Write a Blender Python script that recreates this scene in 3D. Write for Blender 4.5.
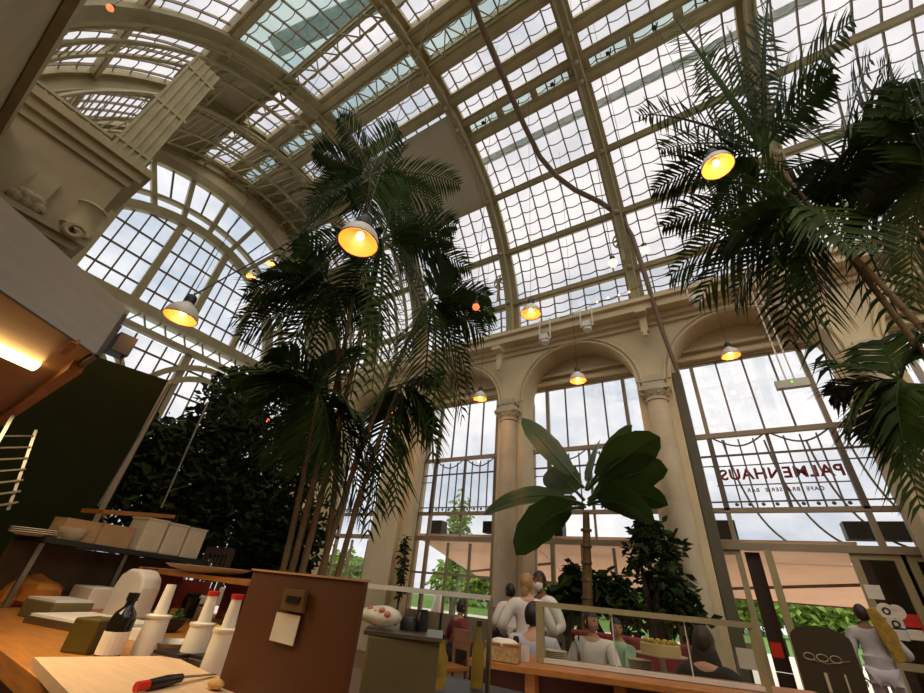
import bpy, math, random
from mathutils import Vector, Matrix, noise
random.seed(7)
for o in list(bpy.data.objects): bpy.data.objects.remove(o)
SC = bpy.context.scene
COL = SC.collection
PI = math.pi

# ------------------------------------------------------------------ camera
FPX, CX, CY, EYE = 390.0, 462.0, 346.5, 1.45
def _d(px, py): return Vector((px-CX, -(py-CY), -FPX)).normalized()
_up = _d(524, -280); _x = -_d(-231, 521); _x = (_x - _up*_x.dot(_up)).normalized(); _y = _up.cross(_x)
ROT = Matrix((_x, _y, _up))
cam_data = bpy.data.cameras.new('camera'); cam = bpy.data.objects.new('camera', cam_data); COL.objects.link(cam)
cam_data.sensor_width = 36; cam_data.lens = FPX/924*36; cam_data.clip_start = .05; cam_data.clip_end = 300
cam.matrix_world = Matrix.Translation((0, 0, EYE)) @ ROT.to_4x4()
SC.camera = cam
def P(px, py, X=None, Y=None, z=None):
    """survey helper: the place on a given wall / floor plane that the photograph shows at a pixel"""
    r = ROT @ _d(px, py)
    t = X/r.x if X is not None else (Y/r.y if Y is not None else (z-EYE)/r.z)
    return Vector((0, 0, EYE)) + r*t

# ------------------------------------------------------------------ sky, exposure
SC.view_settings.view_transform = 'Standard'; SC.view_settings.look = 'None'
SC.view_settings.gamma = 1; SC.view_settings.use_curve_mapping = False
SC.view_settings.exposure = 0.0
W = bpy.data.worlds.new('sky'); SC.world = W; W.use_nodes = True
nt = W.node_tree; nt.nodes.clear()
wo = nt.nodes.new('ShaderNodeOutputWorld'); bg = nt.nodes.new('ShaderNodeBackground')
tc = nt.nodes.new('ShaderNodeTexCoord'); nz = nt.nodes.new('ShaderNodeTexNoise'); cr = nt.nodes.new('ShaderNodeValToRGB')
nz.inputs['Scale'].default_value = 2.6; nz.inputs['Detail'].default_value = 5; nz.inputs['Roughness'].default_value = .55
cr.color_ramp.elements[0].position = .36; cr.color_ramp.elements[0].color = (.52, .58, .66, 1)
cr.color_ramp.elements[1].position = .60; cr.color_ramp.elements[1].color = (.96, .93, .92, 1)
bg.inputs['Strength'].default_value = 1.32
mp = nt.nodes.new('ShaderNodeMapping'); mp.inputs['Scale'].default_value = (1, 1, 2.2)
nt.links.new(tc.outputs['Generated'], mp.inputs['Vector']); nt.links.new(mp.outputs[0], nz.inputs['Vector'])
nt.links.new(nz.outputs[0], cr.inputs[0]); nt.links.new(cr.outputs[0], bg.inputs['Color']); nt.links.new(bg.outputs[0], wo.inputs[0])

fill_sun = bpy.data.lights.new('sun', 'SUN'); fill_sun.energy = 3.8; fill_sun.angle = 1.4; fill_sun.color = (1, .90, .74)  # wide soft sun added to brighten the interior; the sky itself is overcast
fill_sun_obj = bpy.data.objects.new('sun', fill_sun); COL.objects.link(fill_sun_obj); fill_sun_obj.rotation_euler = Vector((-.25, .62, -1)).to_track_quat('-Z', 'Y').to_euler()

# ------------------------------------------------------------------ materials
def lin(c): return tuple(((v/255)/12.92 if v/255 <= .04045 else (((v/255)+.055)/1.055)**2.4) for v in c) + (1,)
MATS = {}
def mat(name, rgb, rough=.6, metal=0, var=.12, scale=6, bump=0, emit=0, trans=0, spec=.5, stretch=None, rgb2=None):
    if name in MATS: return MATS[name]
    m = bpy.data.materials.new(name); m.use_nodes = True; n = m.node_tree; b = n.nodes['Principled BSDF']
    c = lin(rgb); c2 = lin(rgb2) if rgb2 else tuple(v*(1-var*2) for v in c[:3])+(1,)
    t = n.nodes.new('ShaderNodeTexCoord'); q = n.nodes.new('ShaderNodeTexNoise'); r = n.nodes.new('ShaderNodeValToRGB')
    mpn = n.nodes.new('ShaderNodeMapping')
    if stretch: mpn.inputs['Scale'].default_value = stretch
    q.inputs['Scale'].default_value = scale; q.inputs['Detail'].default_value = 4
    r.color_ramp.elements[0].position = .35; r.color_ramp.elements[1].position = .65
    r.color_ramp.elements[0].color = c2; r.color_ramp.elements[1].color = c
    n.links.new(t.outputs['Object'], mpn.inputs[0]); n.links.new(mpn.outputs[0], q.inputs['Vector'])
    n.links.new(q.outputs[0], r.inputs[0]); n.links.new(r.outputs[0], b.inputs['Base Color'])
    b.inputs['Roughness'].default_value = rough; b.inputs['Metallic'].default_value = metal
    b.inputs['Specular IOR Level'].default_value = spec
    if bump:
        bp = n.nodes.new('ShaderNodeBump'); bp.inputs['Strength'].default_value = bump; bp.inputs['Distance'].default_value = .02
        n.links.new(q.outputs[0], bp.inputs['Height']); n.links.new(bp.outputs[0], b.inputs['Normal'])
    if emit:
        b.inputs['Emission Strength'].default_value = emit; n.links.new(r.outputs[0], b.inputs['Emission Color'])
    if trans:
        tr = n.nodes.new('ShaderNodeBsdfTranslucent'); mx = n.nodes.new('ShaderNodeMixShader'); mx.inputs[0].default_value = trans
        n.links.new(r.outputs[0], tr.inputs[0]); n.links.new(b.outputs[0], mx.inputs[1]); n.links.new(tr.outputs[0], mx.inputs[2])
        n.links.new(mx.outputs[0], n.nodes['Material Output'].inputs[0])
    MATS[name] = m; return m
def glass(name, tint, gl=.06):
    m = bpy.data.materials.new(name); m.use_nodes = True; n = m.node_tree; n.nodes.remove(n.nodes['Principled BSDF'])
    a = n.nodes.new('ShaderNodeBsdfTransparent'); g = n.nodes.new('ShaderNodeBsdfGlossy'); x = n.nodes.new('ShaderNodeMixShader')
    q = n.nodes.new('ShaderNodeTexNoise'); r = n.nodes.new('ShaderNodeValToRGB'); t = n.nodes.new('ShaderNodeTexCoord')
    q.inputs['Scale'].default_value = 1.1; q.inputs['Detail'].default_value = 3
    r.color_ramp.elements[0].position = .3; r.color_ramp.elements[1].position = .7
    r.color_ramp.elements[0].color = tuple(v*.93 for v in tint)+(1,); r.color_ramp.elements[1].color = tuple(tint)+(1,)
    n.links.new(t.outputs['Object'], q.inputs['Vector']); n.links.new(q.outputs[0], r.inputs[0]); n.links.new(r.outputs[0], a.inputs[0])
    g.inputs['Roughness'].default_value = .03; x.inputs[0].default_value = gl
    n.links.new(a.outputs[0], x.inputs[1]); n.links.new(g.outputs[0], x.inputs[2]); n.links.new(x.outputs[0], n.nodes['Material Output'].inputs[0])
    return m
M_plaster = mat('plaster', (214, 196, 158), .85, var=.06, scale=1.5)
M_stone = mat('column_stone', (200, 186, 158), .8, var=.09, scale=3, bump=.1)
M_iron = mat('cream_painted_iron', (168, 156, 116), .5, var=.08, scale=3)
M_bar = mat('glazing_bar_paint', (128, 112, 92), .5, var=.08, scale=3)
M_win = mat('window_frame_paint', (150, 136, 112), .5, var=.08, scale=3)
M_thin = mat('thin_window_bar', (98, 86, 74), .5, var=.08)
M_glass = glass('roof_glass', (.85, .82, .81), .03)
M_glassg = glass('green_roof_glass', (.52, .62, .58), .05)
M_pane = glass('window_glass', (.96, .96, .96), .03)
M_clear = glass('counter_glass', (.95, .97, .95), .025)
M_panel = mat('roof_soffit_panel', (176, 166, 136), .7, var=.07, scale=2)
M_steel = mat('brushed_steel', (150, 146, 134), .38, 1, var=.04, scale=4, stretch=(1, 1, 14))
M_dark = mat('black_metal', (32, 30, 27), .5, var=.1)
M_alu = mat('white_enamel', (222, 216, 205), .35, var=.05)
M_wood = mat('orange_wood', (182, 118, 46), .4, var=.14, scale=5, stretch=(1, 9, 9), bump=.05)
M_wood2 = mat('counter_wood', (186, 120, 58), .4, var=.14, scale=5, stretch=(1, 8, 8))
M_brown = mat('red_brown_panel', (124, 66, 12), .45, var=.10, scale=2, stretch=(1, 1, .3))
M_green = mat('dark_green_board', (34, 38, 10), .8, var=.08, spec=.1)
M_board = mat('pale_beech', (226, 190, 146), .5, var=.06, scale=6, stretch=(1, 10, 4))
M_white = mat('white_plastic', (228, 220, 202), .4, var=.03)
M_paper = mat('paper', (232, 222, 204), .8, var=.05)
M_cream = mat('cream_ceramic', (206, 190, 158), .4, var=.05)
M_red = mat('red_plastic', (205, 44, 28), .4, var=.05)
M_black = mat('black_plastic', (26, 22, 22), .35, var=.05)
M_bottle = mat('dark_bottle_glass', (22, 18, 12), .1, var=.1)
M_leaf = mat('palm_leaf', (62, 86, 30), .6, spec=.18, var=.22, scale=3, trans=.18)
M_leafd = mat('dark_leaf', (46, 64, 22), .6, spec=.18, var=.25, scale=3, trans=.12)
M_leafl = mat('pale_leaf', (74, 96, 34), .45, var=.2, scale=3, trans=.25)
M_ban = mat('banana_leaf', (52, 78, 26), .4, var=.15, scale=2.5, trans=.30, stretch=(1, 1, 1))
M_stem = mat('palm_stem', (122, 96, 58), .7, var=.2, scale=8, stretch=(1, 1, .4))
M_bark = mat('bark', (70, 54, 36), .85, var=.2, scale=6, bump=.3)
M_bulb = mat('bulb_glow', (255, 190, 104), .5, emit=6, var=.02)
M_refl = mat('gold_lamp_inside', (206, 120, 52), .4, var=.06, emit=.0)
M_blub = mat('small_bulb_glow', (255, 190, 120), .5, emit=5, var=.02)
M_skin = mat('skin', (196, 146, 116), .55, var=.04)
M_skin2 = mat('brown_skin', (128, 84, 62), .55, var=.04)
M_shirt = mat('white_shirt', (224, 216, 206), .8, var=.04, scale=8)
M_mint = mat('mint_shirt', (158, 190, 156), .8, var=.05)
M_redc = mat('red_cloth', (138, 42, 44), .8, var=.08)
M_blk = mat('black_cloth', (34, 30, 32), .85, var=.08)
M_blu = mat('pale_blue_cloth', (186, 184, 194), .85, var=.05)
M_hairb = mat('black_hair', (26, 20, 17), .5, var=.15, scale=30)
M_hairl = mat('blonde_hair', (178, 138, 84), .5, var=.15, scale=30)
M_awn = mat('awning_cloth', (226, 202, 180), .85, var=.03, scale=2, trans=.8)
M_blind = mat('grey_blind_cloth', (186, 176, 150), .9, var=.05, scale=1.2, trans=.12)
M_yel = mat('yellow_cloth', (176, 138, 40), .7, var=.2, scale=14)
M_oli = mat('olive_panel', (104, 92, 58), .5, var=.06)

# ------------------------------------------------------------------ mesh helpers
class MB:
    def __init__(s): s.v = []; s.f = []
    def add(s, vs, fs):
        n = len(s.v); s.v += [tuple(v) for v in vs]; s.f += [[i+n for i in f] for f in fs]; return s
    def box(s, c, d, M=None):
        c = Vector(c); h = [x/2 for x in d]
        vs = [Vector((a*h[0], b*h[1], e*h[2])) for a in (-1, 1) for b in (-1, 1) for e in (-1, 1)]
        if M: vs = [M @ v for v in vs]
        return s.add([c+v for v in vs], [(0, 1, 3, 2), (4, 6, 7, 5), (0, 4, 5, 1), (2, 3, 7, 6), (0, 2, 6, 4), (1, 5, 7, 3)])
    def bar(s, p, q, w, h, up=(0, 0, 1)):
        p = Vector(p); q = Vector(q); t = (q-p).normalized(); up = Vector(up)
        if abs(t.dot(up.normalized())) > .98: up = Vector((0, 1, 0)) if abs(t.y) < .9 else Vector((1, 0, 0))
        a = t.cross(up).normalized()*(w/2); b = a.cross(t).normalized()*(h/2)
        vs = [e+x+y for e in (p, q) for x, y in ((-a, -b), (a, -b), (a, b), (-a, b))]
        return s.add(vs, [(3, 2, 1, 0), (4, 5, 6, 7), (0, 1, 5, 4), (1, 2, 6, 5), (2, 3, 7, 6), (3, 0, 4, 7)])
    def tube(s, pts, r, n=8, caps=True):
        pts = [Vector(p) for p in pts]; m = len(pts); rs = r if hasattr(r, '__len__') else [r]*m
        t0 = (pts[1]-pts[0]).normalized(); a = t0.orthogonal().normalized(); vs = []
        for i in range(m):
            t = (pts[min(i+1, m-1)]-pts[max(i-1, 0)]).normalized(); a = (a-t*a.dot(t)).normalized(); b = t.cross(a)
            vs += [pts[i]+(a*math.cos(2*PI*k/n)+b*math.sin(2*PI*k/n))*rs[i] for k in range(n)]
        fs = [(i*n+k, i*n+(k+1) % n, (i+1)*n+(k+1) % n, (i+1)*n+k) for i in range(m-1) for k in range(n)]
        if caps: fs += [tuple(range(n))[::-1], tuple(range((m-1)*n, m*n))]
        return s.add(vs, fs)
    def lathe(s, prof, c=(0, 0, 0), n=16, M=None, cap=True):
        c = Vector(c); vs = []
        for r, z in prof:
            for k in range(n):
                v = Vector((r*math.cos(2*PI*k/n), r*math.sin(2*PI*k/n), z)); vs.append(c+(M @ v if M else v))
        m = len(prof); fs = [(i*n+k, i*n+(k+1) % n, (i+1)*n+(k+1) % n, (i+1)*n+k) for i in range(m-1) for k in range(n)]
        if cap and prof[0][0] > 1e-4: fs.append(tuple(range(n))[::-1])
        if cap and prof[-1][0] > 1e-4: fs.append(tuple(range((m-1)*n, m*n)))
        return s.add(vs, fs)
    def ball(s, c, r, n=12, m=8, M=None, jig=0):
        r = r if hasattr(r, '__len__') else (r, r, r); c = Vector(c); vs = []
        for i in range(m+1):
            th = PI*i/m
            for k in range(n):
                v = Vector((r[0]*math.sin(th)*math.cos(2*PI*k/n), r[1]*math.sin(th)*math.sin(2*PI*k/n), r[2]*math.cos(th)))
                if jig: v *= 1+jig*noise.noise(v*9+c)
                vs.append(c+(M @ v if M else v))
        return s.add(vs, [(i*n+k, (i+1)*n+k, (i+1)*n+(k+1) % n, i*n+(k+1) % n) for i in range(m) for k in range(n)])
    def prism(s, poly, vec):
        poly = [Vector(p) for p in poly]; n = len(poly); vec = Vector(vec)
        return s.add(poly+[p+vec for p in poly], [tuple(range(n))[::-1], tuple(range(n, 2*n))]+[(i, (i+1) % n, n+(i+1) % n, n+i) for i in range(n)])
    def sheet(s, rows):
        n = len(rows[0]); return s.add([p for r in rows for p in r], [(i*n+k, i*n+k+1, (i+1)*n+k+1, (i+1)*n+k) for i in range(len(rows)-1) for k in range(n-1)])
    def build(s, name, m, parent=None, smooth=False, bevel=0, fix=True):
        us = sorted({i for f in s.f for i in f}); ix = {j: k for k, j in enumerate(us)}; s.v = [s.v[j] for j in us]; s.f = [[ix[i] for i in f] for f in s.f]
        me = bpy.data.meshes.new(name); off = wloc(parent)
        me.from_pydata([tuple(Vector(v)-off) for v in s.v], [], s.f); me.validate()
        if fix:
            import bmesh
            b = bmesh.new(); b.from_mesh(me); bmesh.ops.recalc_face_normals(b, faces=b.faces); b.to_mesh(me); b.free()
        me.materials.append(m)
        if smooth: me.shade_smooth(); me.set_sharp_from_angle(angle=.8)
        o = bpy.data.objects.new(name, me); COL.objects.link(o); o.parent = parent
        if bevel:
            q = o.modifiers.new('bevel', 'BEVEL'); q.width = bevel; q.segments = 2; q.limit_method = 'ANGLE'
        return o
def wloc(o):
    v = Vector((0, 0, 0))
    while o: v += o.location; o = o.parent
    return v
def tag(o, label=None, cat=None, group=None, kind=None):
    if label: o['label'] = label
    if cat: o['category'] = cat
    if group: o['group'] = group
    if kind: o['kind'] = kind
    return o
def thing(name, label=None, cat=None, loc=(0, 0, 0), group=None, kind=None):
    o = bpy.data.objects.new(name, None); o.empty_display_size = .1; COL.objects.link(o); o.location = loc
    return tag(o, label, cat, group, kind)
def dup(o, parent=None):
    c = o.copy(); COL.objects.link(c)
    if parent: c.parent = parent
    for ch in o.children: dup(ch, c)
    return c
def struct(o, label=None): return tag(o, label, None, None, 'structure')
def pt(bm, name, m, root, **k): return bm.build(name, m, root, **k)
exec_parts = []
# ================================================================== the setting
WY, WIN = 9.2, 10.0                       # arcade plane, window plane
COLX = [-11.8, -8.12, -4.44, -.74, 2.96, 6.64]
VY, VZ = 3.7, 7.6
RT = [(0, 5.62), (19, 5.85), (36.5, 6.0), (54, 6.25), (72, 6.3), (100, 6.35), (126, 6.25), (145, 6.0), (163, 5.85), (180, 5.62)]
def rv(a):
    for (a0, r0), (a1, r1) in zip(RT, RT[1:]):
        if a <= a1: return r0+(r1-r0)*(a-a0)/(a1-a0)
    return RT[-1][1]
def vp(a, X, dr=0):
    r = rv(a)+dr; return Vector((X, VY+r*math.cos(math.radians(a)), VZ+r*math.sin(math.radians(a))))
def bx(name, m, lo, hi, parent=None, bevel=0):
    return MB().box([(a+b)/2 for a, b in zip(lo, hi)], [b-a for a, b in zip(lo, hi)]).build(name, m, parent, bevel=bevel)

# ---- floor and ground
M_floor = mat('floor_boards', (120, 88, 58), .5, var=.15, scale=3, stretch=(1, 8, 1))
struct(bx('floor', M_floor, (-13.2, -3.2, -.1), (8, 10.05, 0)))
M_pave = mat('pale_paving', (214, 204, 190), .9, var=.05, scale=.6)
struct(bx('floor_terrace', M_pave, (-40, 10.05, -.14), (40, 30, -.04)))
M_grass = mat('lawn_green', (92, 128, 42), .9, var=.15, scale=1.5)
struct(bx('floor_lawn', M_grass, (-70, 30, -.16), (70, 75, -.03)))

struct(bx('wall_front', M_plaster, (-13.2, -3.4, 0), (8.6, -3.2, 8.4)))
struct(bx('wall_right', M_plaster, (8.5, -3.2, 0), (8.7, 9.2, 7.8)))

# ---- arcade wall with round arches
wb = MB(); SPR, AR = 6.0, 1.47
for x0, x1 in zip(COLX, COLX[1:]):
    c = (x0+x1)/2; N = 24; top = 7.75
    arc = [(c+AR*math.cos(PI*(1-k/N)), SPR+AR*math.sin(PI*k/N)) for k in range(N+1)]
    pts = [(c-AR, 0)]+arc+[(c+AR, 0)]
    out = [(x0, 0)]+[(x0+(x1-x0)*k/N, top) if 0 < k < N else ((x0 if k == 0 else x1), top) for k in range(N+1)]+[(x1, 0)]
    for y in (WY, WIN-.1):
        vs = [(p[0], y, p[1]) for p in pts]+[(p[0], y, p[1]) for p in out]; n = len(pts)
        wb.add(vs, [(i, i+1, n+i+1, n+i) for i in range(n-1)])
    wb.add([(p[0], y, p[1]) for y in (WY, WIN-.1) for p in pts], [(i, i+1, len(pts)+i+1, len(pts)+i) for i in range(len(pts)-1)])
    # lintel wall behind the arch above the window head
    arc2 = [(c+1.6*math.cos(PI*(1-k/N)), SPR+1.6*math.sin(PI*k/N)) for k in range(N+1)]
    wb.prism([(p[0], WIN-.09, max(p[1], 6.62)) for p in arc2], (0, .2, 0))
    # piers behind the columns
    wb.box((x0, WIN+.05, 3.1), (.66, .3, 6.4))
wb.box((-2.6, 9.62, 7.9), (18.6, .84, .32))
struct(wb.build('wall_back', M_plaster))
am = MB()
for x0, x1 in zip(COLX, COLX[1:]):
    c = (x0+x1)/2
    for r in (AR+.03, AR+.13):
        am.tube([(c+r*math.cos(PI*(1-k/28)), WY-.02, SPR+r*math.sin(PI*k/28)) for k in range(29)], .035, 6)
    for zz, w in ((6.72, .1), (6.95, .07)):
        am.box((c, WIN-.16, zz), (2.7, .12, w))
struct(am.build('trim_1', M_plaster, smooth=True))
cn = MB()                                   # cornice, stepped
for y0, z0, z1 in ((9.12, 7.5, 7.62), (9.0, 7.62, 7.74), (8.72, 7.74, 7.95), (8.62, 7.95, 8.06), (8.8, 8.06, 8.2)):
    cn.box((-2.6, (y0+9.4)/2, (z0+z1)/2), (18.6, 9.4-y0, z1-z0))
struct(cn.build('trim_2', M_plaster))

# ---- columns
def lath_col():
    t = thing('stone_column', 'x', 'column')
    sh = MB().lathe([(.25, .35), (.25, 1.2), (.245, 2.5), (.215, 5.3), (.205, 5.42)], n=28).build('shaft', M_stone, t, smooth=True)
    b = MB().box((0, 0, .06), (.66, .5, .12)); b.lathe([(.33, .12), (.34, .18), (.3, .24), (.28, .27), (.29, .31), (.25, .36)], n=28); b.build('base', M_stone, t, smooth=True)
    k = MB().lathe([(.205, 5.40), (.235, 5.42), (.235, 5.46), (.21, 5.48), (.215, 5.52), (.30, 5.60), (.31, 5.64)], n=24)
    k.box((0, 0, 5.67), (.68, .52, .06)); k.box((0, 0, 5.72), (.6, .48, .05))
    for sx in (-1, 1):
        for sy in (-1, 1): k.tube([(sx*.24, sy*.19, 5.55), (sx*.29, sy*.2, 5.57), (sx*.32, sy*.22, 5.62), (sx*.29, sy*.2, 5.645), (sx*.26, sy*.19, 5.62)], .028, 6)
    for i in range(10):
        a = i*PI/5; k.ball((.25*math.cos(a), .25*math.sin(a), 5.57), (.04, .04, .05), 6, 4)
    k.build('capital', M_stone, t, smooth=True)
    i = MB().box((0, 0, 5.80), (.46, .42, .13)); i.box((0, 0, 5.9), (.56, .46, .08)); i.box((0, 0, 5.98), (.4, .4, .1)); i.build('impost_block', M_stone, t)
    return t
proto = lath_col()
cl = {-4.44: 'round stone column left of the banana plant, waiters standing before it', -.74: 'round stone column between the banana plant and the doorway, brown pipe ending above it',
      2.96: 'round stone column behind the hanging fronds of the right-hand palm'}
for i, x in enumerate((-4.44, -.74, 2.96)):
    o = proto if i == 0 else dup(proto); o.location = (x, WY-.06, 0); o['label'] = cl[x]; o['group'] = 'round columns of the arcade'
q = MB().box((-8.12, 9.1, 2.9), (.95, .34, 5.8)); q.box((-7.55, 9.18, 2.9), (.3, .2, 5.8))
q.box((-8.0, 9.06, 5.87), (1.3, .44, .14)); q.box((-8.0, 9.03, 5.97), (1.4, .5, .08)); struct(q.build('trim_10', M_plaster))
# dark grey-green jamb strip beside the column
dj = MB().box((-.25, 9.62, 3.1), (.18, .5, 6.2)).build('jamb_panel', mat('dark_grey_green', (88, 84, 66), .6, var=.06))
tag(dj, 'tall dark grey green jamb panel against the right side of the middle column', 'shutter')

# ---- windows in the arches
def make_window(n, c, door=False):
    w = thing('window_%d' % n, kind='structure', loc=(c, WIN, 0)); hw = 1.54; zb = 2.6; z0 = 0 if not door else zb
    f = MB()
    for s in (-1, 1): f.box((c+s*hw, WIN, (6.64+z0)/2), (.12, .1, 6.64-z0))
    f.box((c, WIN, 6.64), (2*hw, .1, .1)); f.build('frame', M_win, w)
    for s in (-1, 1): MB().box((c+s*1.05, WIN-.02, (6.6+z0)/2), (.085, .1, 6.6-z0)).build('mullion', M_win, w)
    for z, h in ((4.8, .1), (3.25, .09), (2.6, .12)): MB().box((c, WIN-.03, z), (2*hw, .1, h)).build('transom', M_win, w)
    b = MB()
    for i in (-1, 0, 1): b.box((c+i*.525, WIN, 5.7), (.035, .05, 1.8))
    b.box((c, WIN, 4.0), (.06, .07, 1.5))
    for s in (-1, 1): b.box((c+s*1.05, WIN-.03, 4), (.1, .1, 1.5))
    b.box((c, WIN, 4.36), (2*hw, .05, .035)); b.box((c, WIN, 3.42), (2*hw, .04, .025))
    b.box((c-1.3, WIN, 4.15), (.5, .03, .02)); b.box((c+1.3, WIN, 4.15), (.5, .03, .02))
    b.build('glazing_bars', M_thin, w)
    g = MB()
    for i in (-3, -2, -1, 1, 2, 3): g.box((c+i*.262, WIN-.02, 3.98), (.028, .03, 1.42))
    for s in (-1, 1):
        g.tube([(c+s*(.08+.9*k/12), WIN-.04, 4.74-.2*math.sin(PI*k/12)) for k in range(13)], .018, 5)
        for k in range(4): g.ball((c+s*(.2+.22*k), WIN-.04, 3.36), .035, 6, 4)
    g.build('festoon_grille', M_thin, w)
    l = MB()
    for i in ((-.35, .35) if not door else ()): l.box((c+i, WIN, (2.5+z0)/2), (.06, .06, 2.5-z0))
    if not door:
        l.box((c, WIN, 1.75), (2*hw, .05, .05)); l.box((c, WIN, .45), (2*hw, .06, .9)); l.box((c, WIN, 2.93), (.05, .05, .6))
        l.build('lower_bars', M_win, w)
    MB().box((c, WIN+.01, (6.6+z0)/2), (2*hw, .008, 6.6-z0)).build('pane', M_pane, w)
    return w
BAY = [(a+b)/2 for a, b in zip(COLX, COLX[1:])]
make_window(1, BAY[1]); make_window(2, BAY[2]); make_window(3, BAY[3]+.02, True); make_window(4, BAY[4]); make_window(5, BAY[0])

# ---- doors below window 3
def door_leaf(n, x0, x1, rot=0, m=M_iron, panel=None):
    d = thing('door_%d' % n, kind='structure', loc=(x0, WIN, 0)); w = x1-x0
    f = MB(); 
    for x in (x0+.05, x1-.05): f.box((x, WIN, 1.27), (.1, .07, 2.54))
    for z, h in ((2.5, .1), (1.02, .1), (.15, .3)): f.box(((x0+x1)/2, WIN, z), (w-.1, .06, h))
    f.build('leaf_frame', m, d)
    (panel or MB().box(((x0+x1)/2, WIN, 1.35), (w-.12, .01, 2.3))).build('pane', M_pane, d)
    return d
d1 = door_leaf(1, -.36, .12); d2 = door_leaf(2, 1.70, 2.34); d3 = door_leaf(3, 2.40, 2.98)
jm = MB()
for x in (.55,): jm.box((x, WIN-.02, 1.28), (.11, .14, 2.56))
struct(jm.build('trim_3', M_iron))
d4 = thing('door_4', kind='structure', loc=(.18, WIN, 0))
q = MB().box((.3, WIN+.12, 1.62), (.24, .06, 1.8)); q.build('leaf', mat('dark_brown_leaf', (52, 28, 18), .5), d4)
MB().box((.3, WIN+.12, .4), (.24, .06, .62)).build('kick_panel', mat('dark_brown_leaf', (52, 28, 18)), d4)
MB().tube([(.42, WIN+.02, .95), (.42, WIN+.02, 1.2)], .018, 6).build('handle', M_steel, d4)
# dark vestibule seen through the right-hand doors
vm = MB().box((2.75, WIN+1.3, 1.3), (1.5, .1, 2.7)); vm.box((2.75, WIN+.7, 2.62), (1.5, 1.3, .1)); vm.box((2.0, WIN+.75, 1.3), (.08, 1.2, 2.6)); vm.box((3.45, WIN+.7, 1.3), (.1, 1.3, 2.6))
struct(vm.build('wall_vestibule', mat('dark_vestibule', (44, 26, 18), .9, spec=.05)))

# ---- glass vault
XR = [-13.0, -10.6, -8.12, -4.44, -.76, 2.96, 6.64]
ANG = [3, 19, 36.5, 54, 72, 76.5, 83, 92, 100, 110, 126, 145, 163, 177]
ceil = thing('ceiling', kind='structure', loc=(0, VY, VZ))
for i, x in enumerate(XR):
    b = MB(); n = 40
    prof = [(-.07, -.42), (.07, -.42), (.07, -.14), (.2, -.14), (.2, .02), (-.2, .02), (-.2, -.14), (-.07, -.14)]
    if x == -8.12: prof = [(-.34, -.3), (.34, -.3), (.34, -.2), (.12, -.2), (.12, .02), (-.12, .02), (-.12, -.2), (-.34, -.2)]
    m = len(prof); rows = [[vp(177*k/n+1.5, x+dx, dr+.1) for dx, dr in prof] for k in range(n+1)]
    b.add([p for r in rows for p in r], [(k*m+j, k*m+(j+1) % m, (k+1)*m+(j+1) % m, (k+1)*m+j) for k in range(n) for j in range(m)])
    r = b.build('rib', M_iron, ceil)
    e = MB()
    for dx in (-.09, .09): e.tube([vp(177*k/n+1.5, x+dx, -.34) for k in range(n+1)], .03, 6)
    for a in ANG[1:-1]: e.ball(vp(a, x, -.36), .075, 8, 6)
    e.build('rib_moulding', M_iron, r, smooth=True)
HEAVY = {72: (.34, .3), 92: (.46, .3), 100: (.44, .3), 83: (.34, .2), 126: (.3, .2), 54: (.2, .2), 36.5: (.2, .2), 19: (.2, .16), 76.5: (.26, .12)}
for a in ANG[1:-1]:
    w, h = HEAVY.get(a, (.12, .14)); b = MB()
    up = vp(a, 0, 1)-vp(a, 0)
    b.bar(vp(a, -13, -.02), vp(a, 8.5, -.02), w, h, up); b.bar(vp(a, -13, -h/2-.04), vp(a, 8.5, -h/2-.04), w*.45, .07, up)
    b.build('purlin', M_iron, ceil)
lat = MB()                                   # lattice girders along the hall
for a0, a1, xa, xb in ((93.5, 98.5, -13, 8), (108, 112, -13, 8), (60, 64, -13, -8.3), (40, 44, -13, -8.3), (75, 78, -13, -8.3), (84, 88, -13, -8.3), (120, 124, -13, -8.3)):
    k = 0; x = xa
    while x < xb-.3:
        lat.bar(vp(a0 if k % 2 else a1, x, -.25), vp(a1 if k % 2 else a0, x+.4, -.25), .03, .03); x += .4; k += 1
    for a in (a0, a1): lat.bar(vp(a, xa, -.25), vp(a, xb, -.25), .05, .05)
lat.build('lattice_girder', M_iron, ceil)
ring = MB()                                  # ornamental rings and lattice arches between the two great ribs
for xx, rr in ((-8.62, -.35), (-9.1, -.35), (-10.1, -.6), (-11.2, -.7), (-12.2, -.55)):
    ring.tube([vp(6+168*k/50, xx, rr) for k in range(51)], .055, 6)
for k in range(84):
    a = 6+2*k; ring.bar(vp(a, -8.62, -.35), vp(a+2, -9.1, -.35), .025, .025); ring.bar(vp(a, -10.1, -.6), vp(a+2, -11.2, -.7), .03, .03)
    if k % 2: ring.bar(vp(a, -11.2, -.7), vp(a+2, -12.2, -.55), .03, .03)
ring.build('lattice_arch', M_iron, ceil)
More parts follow.
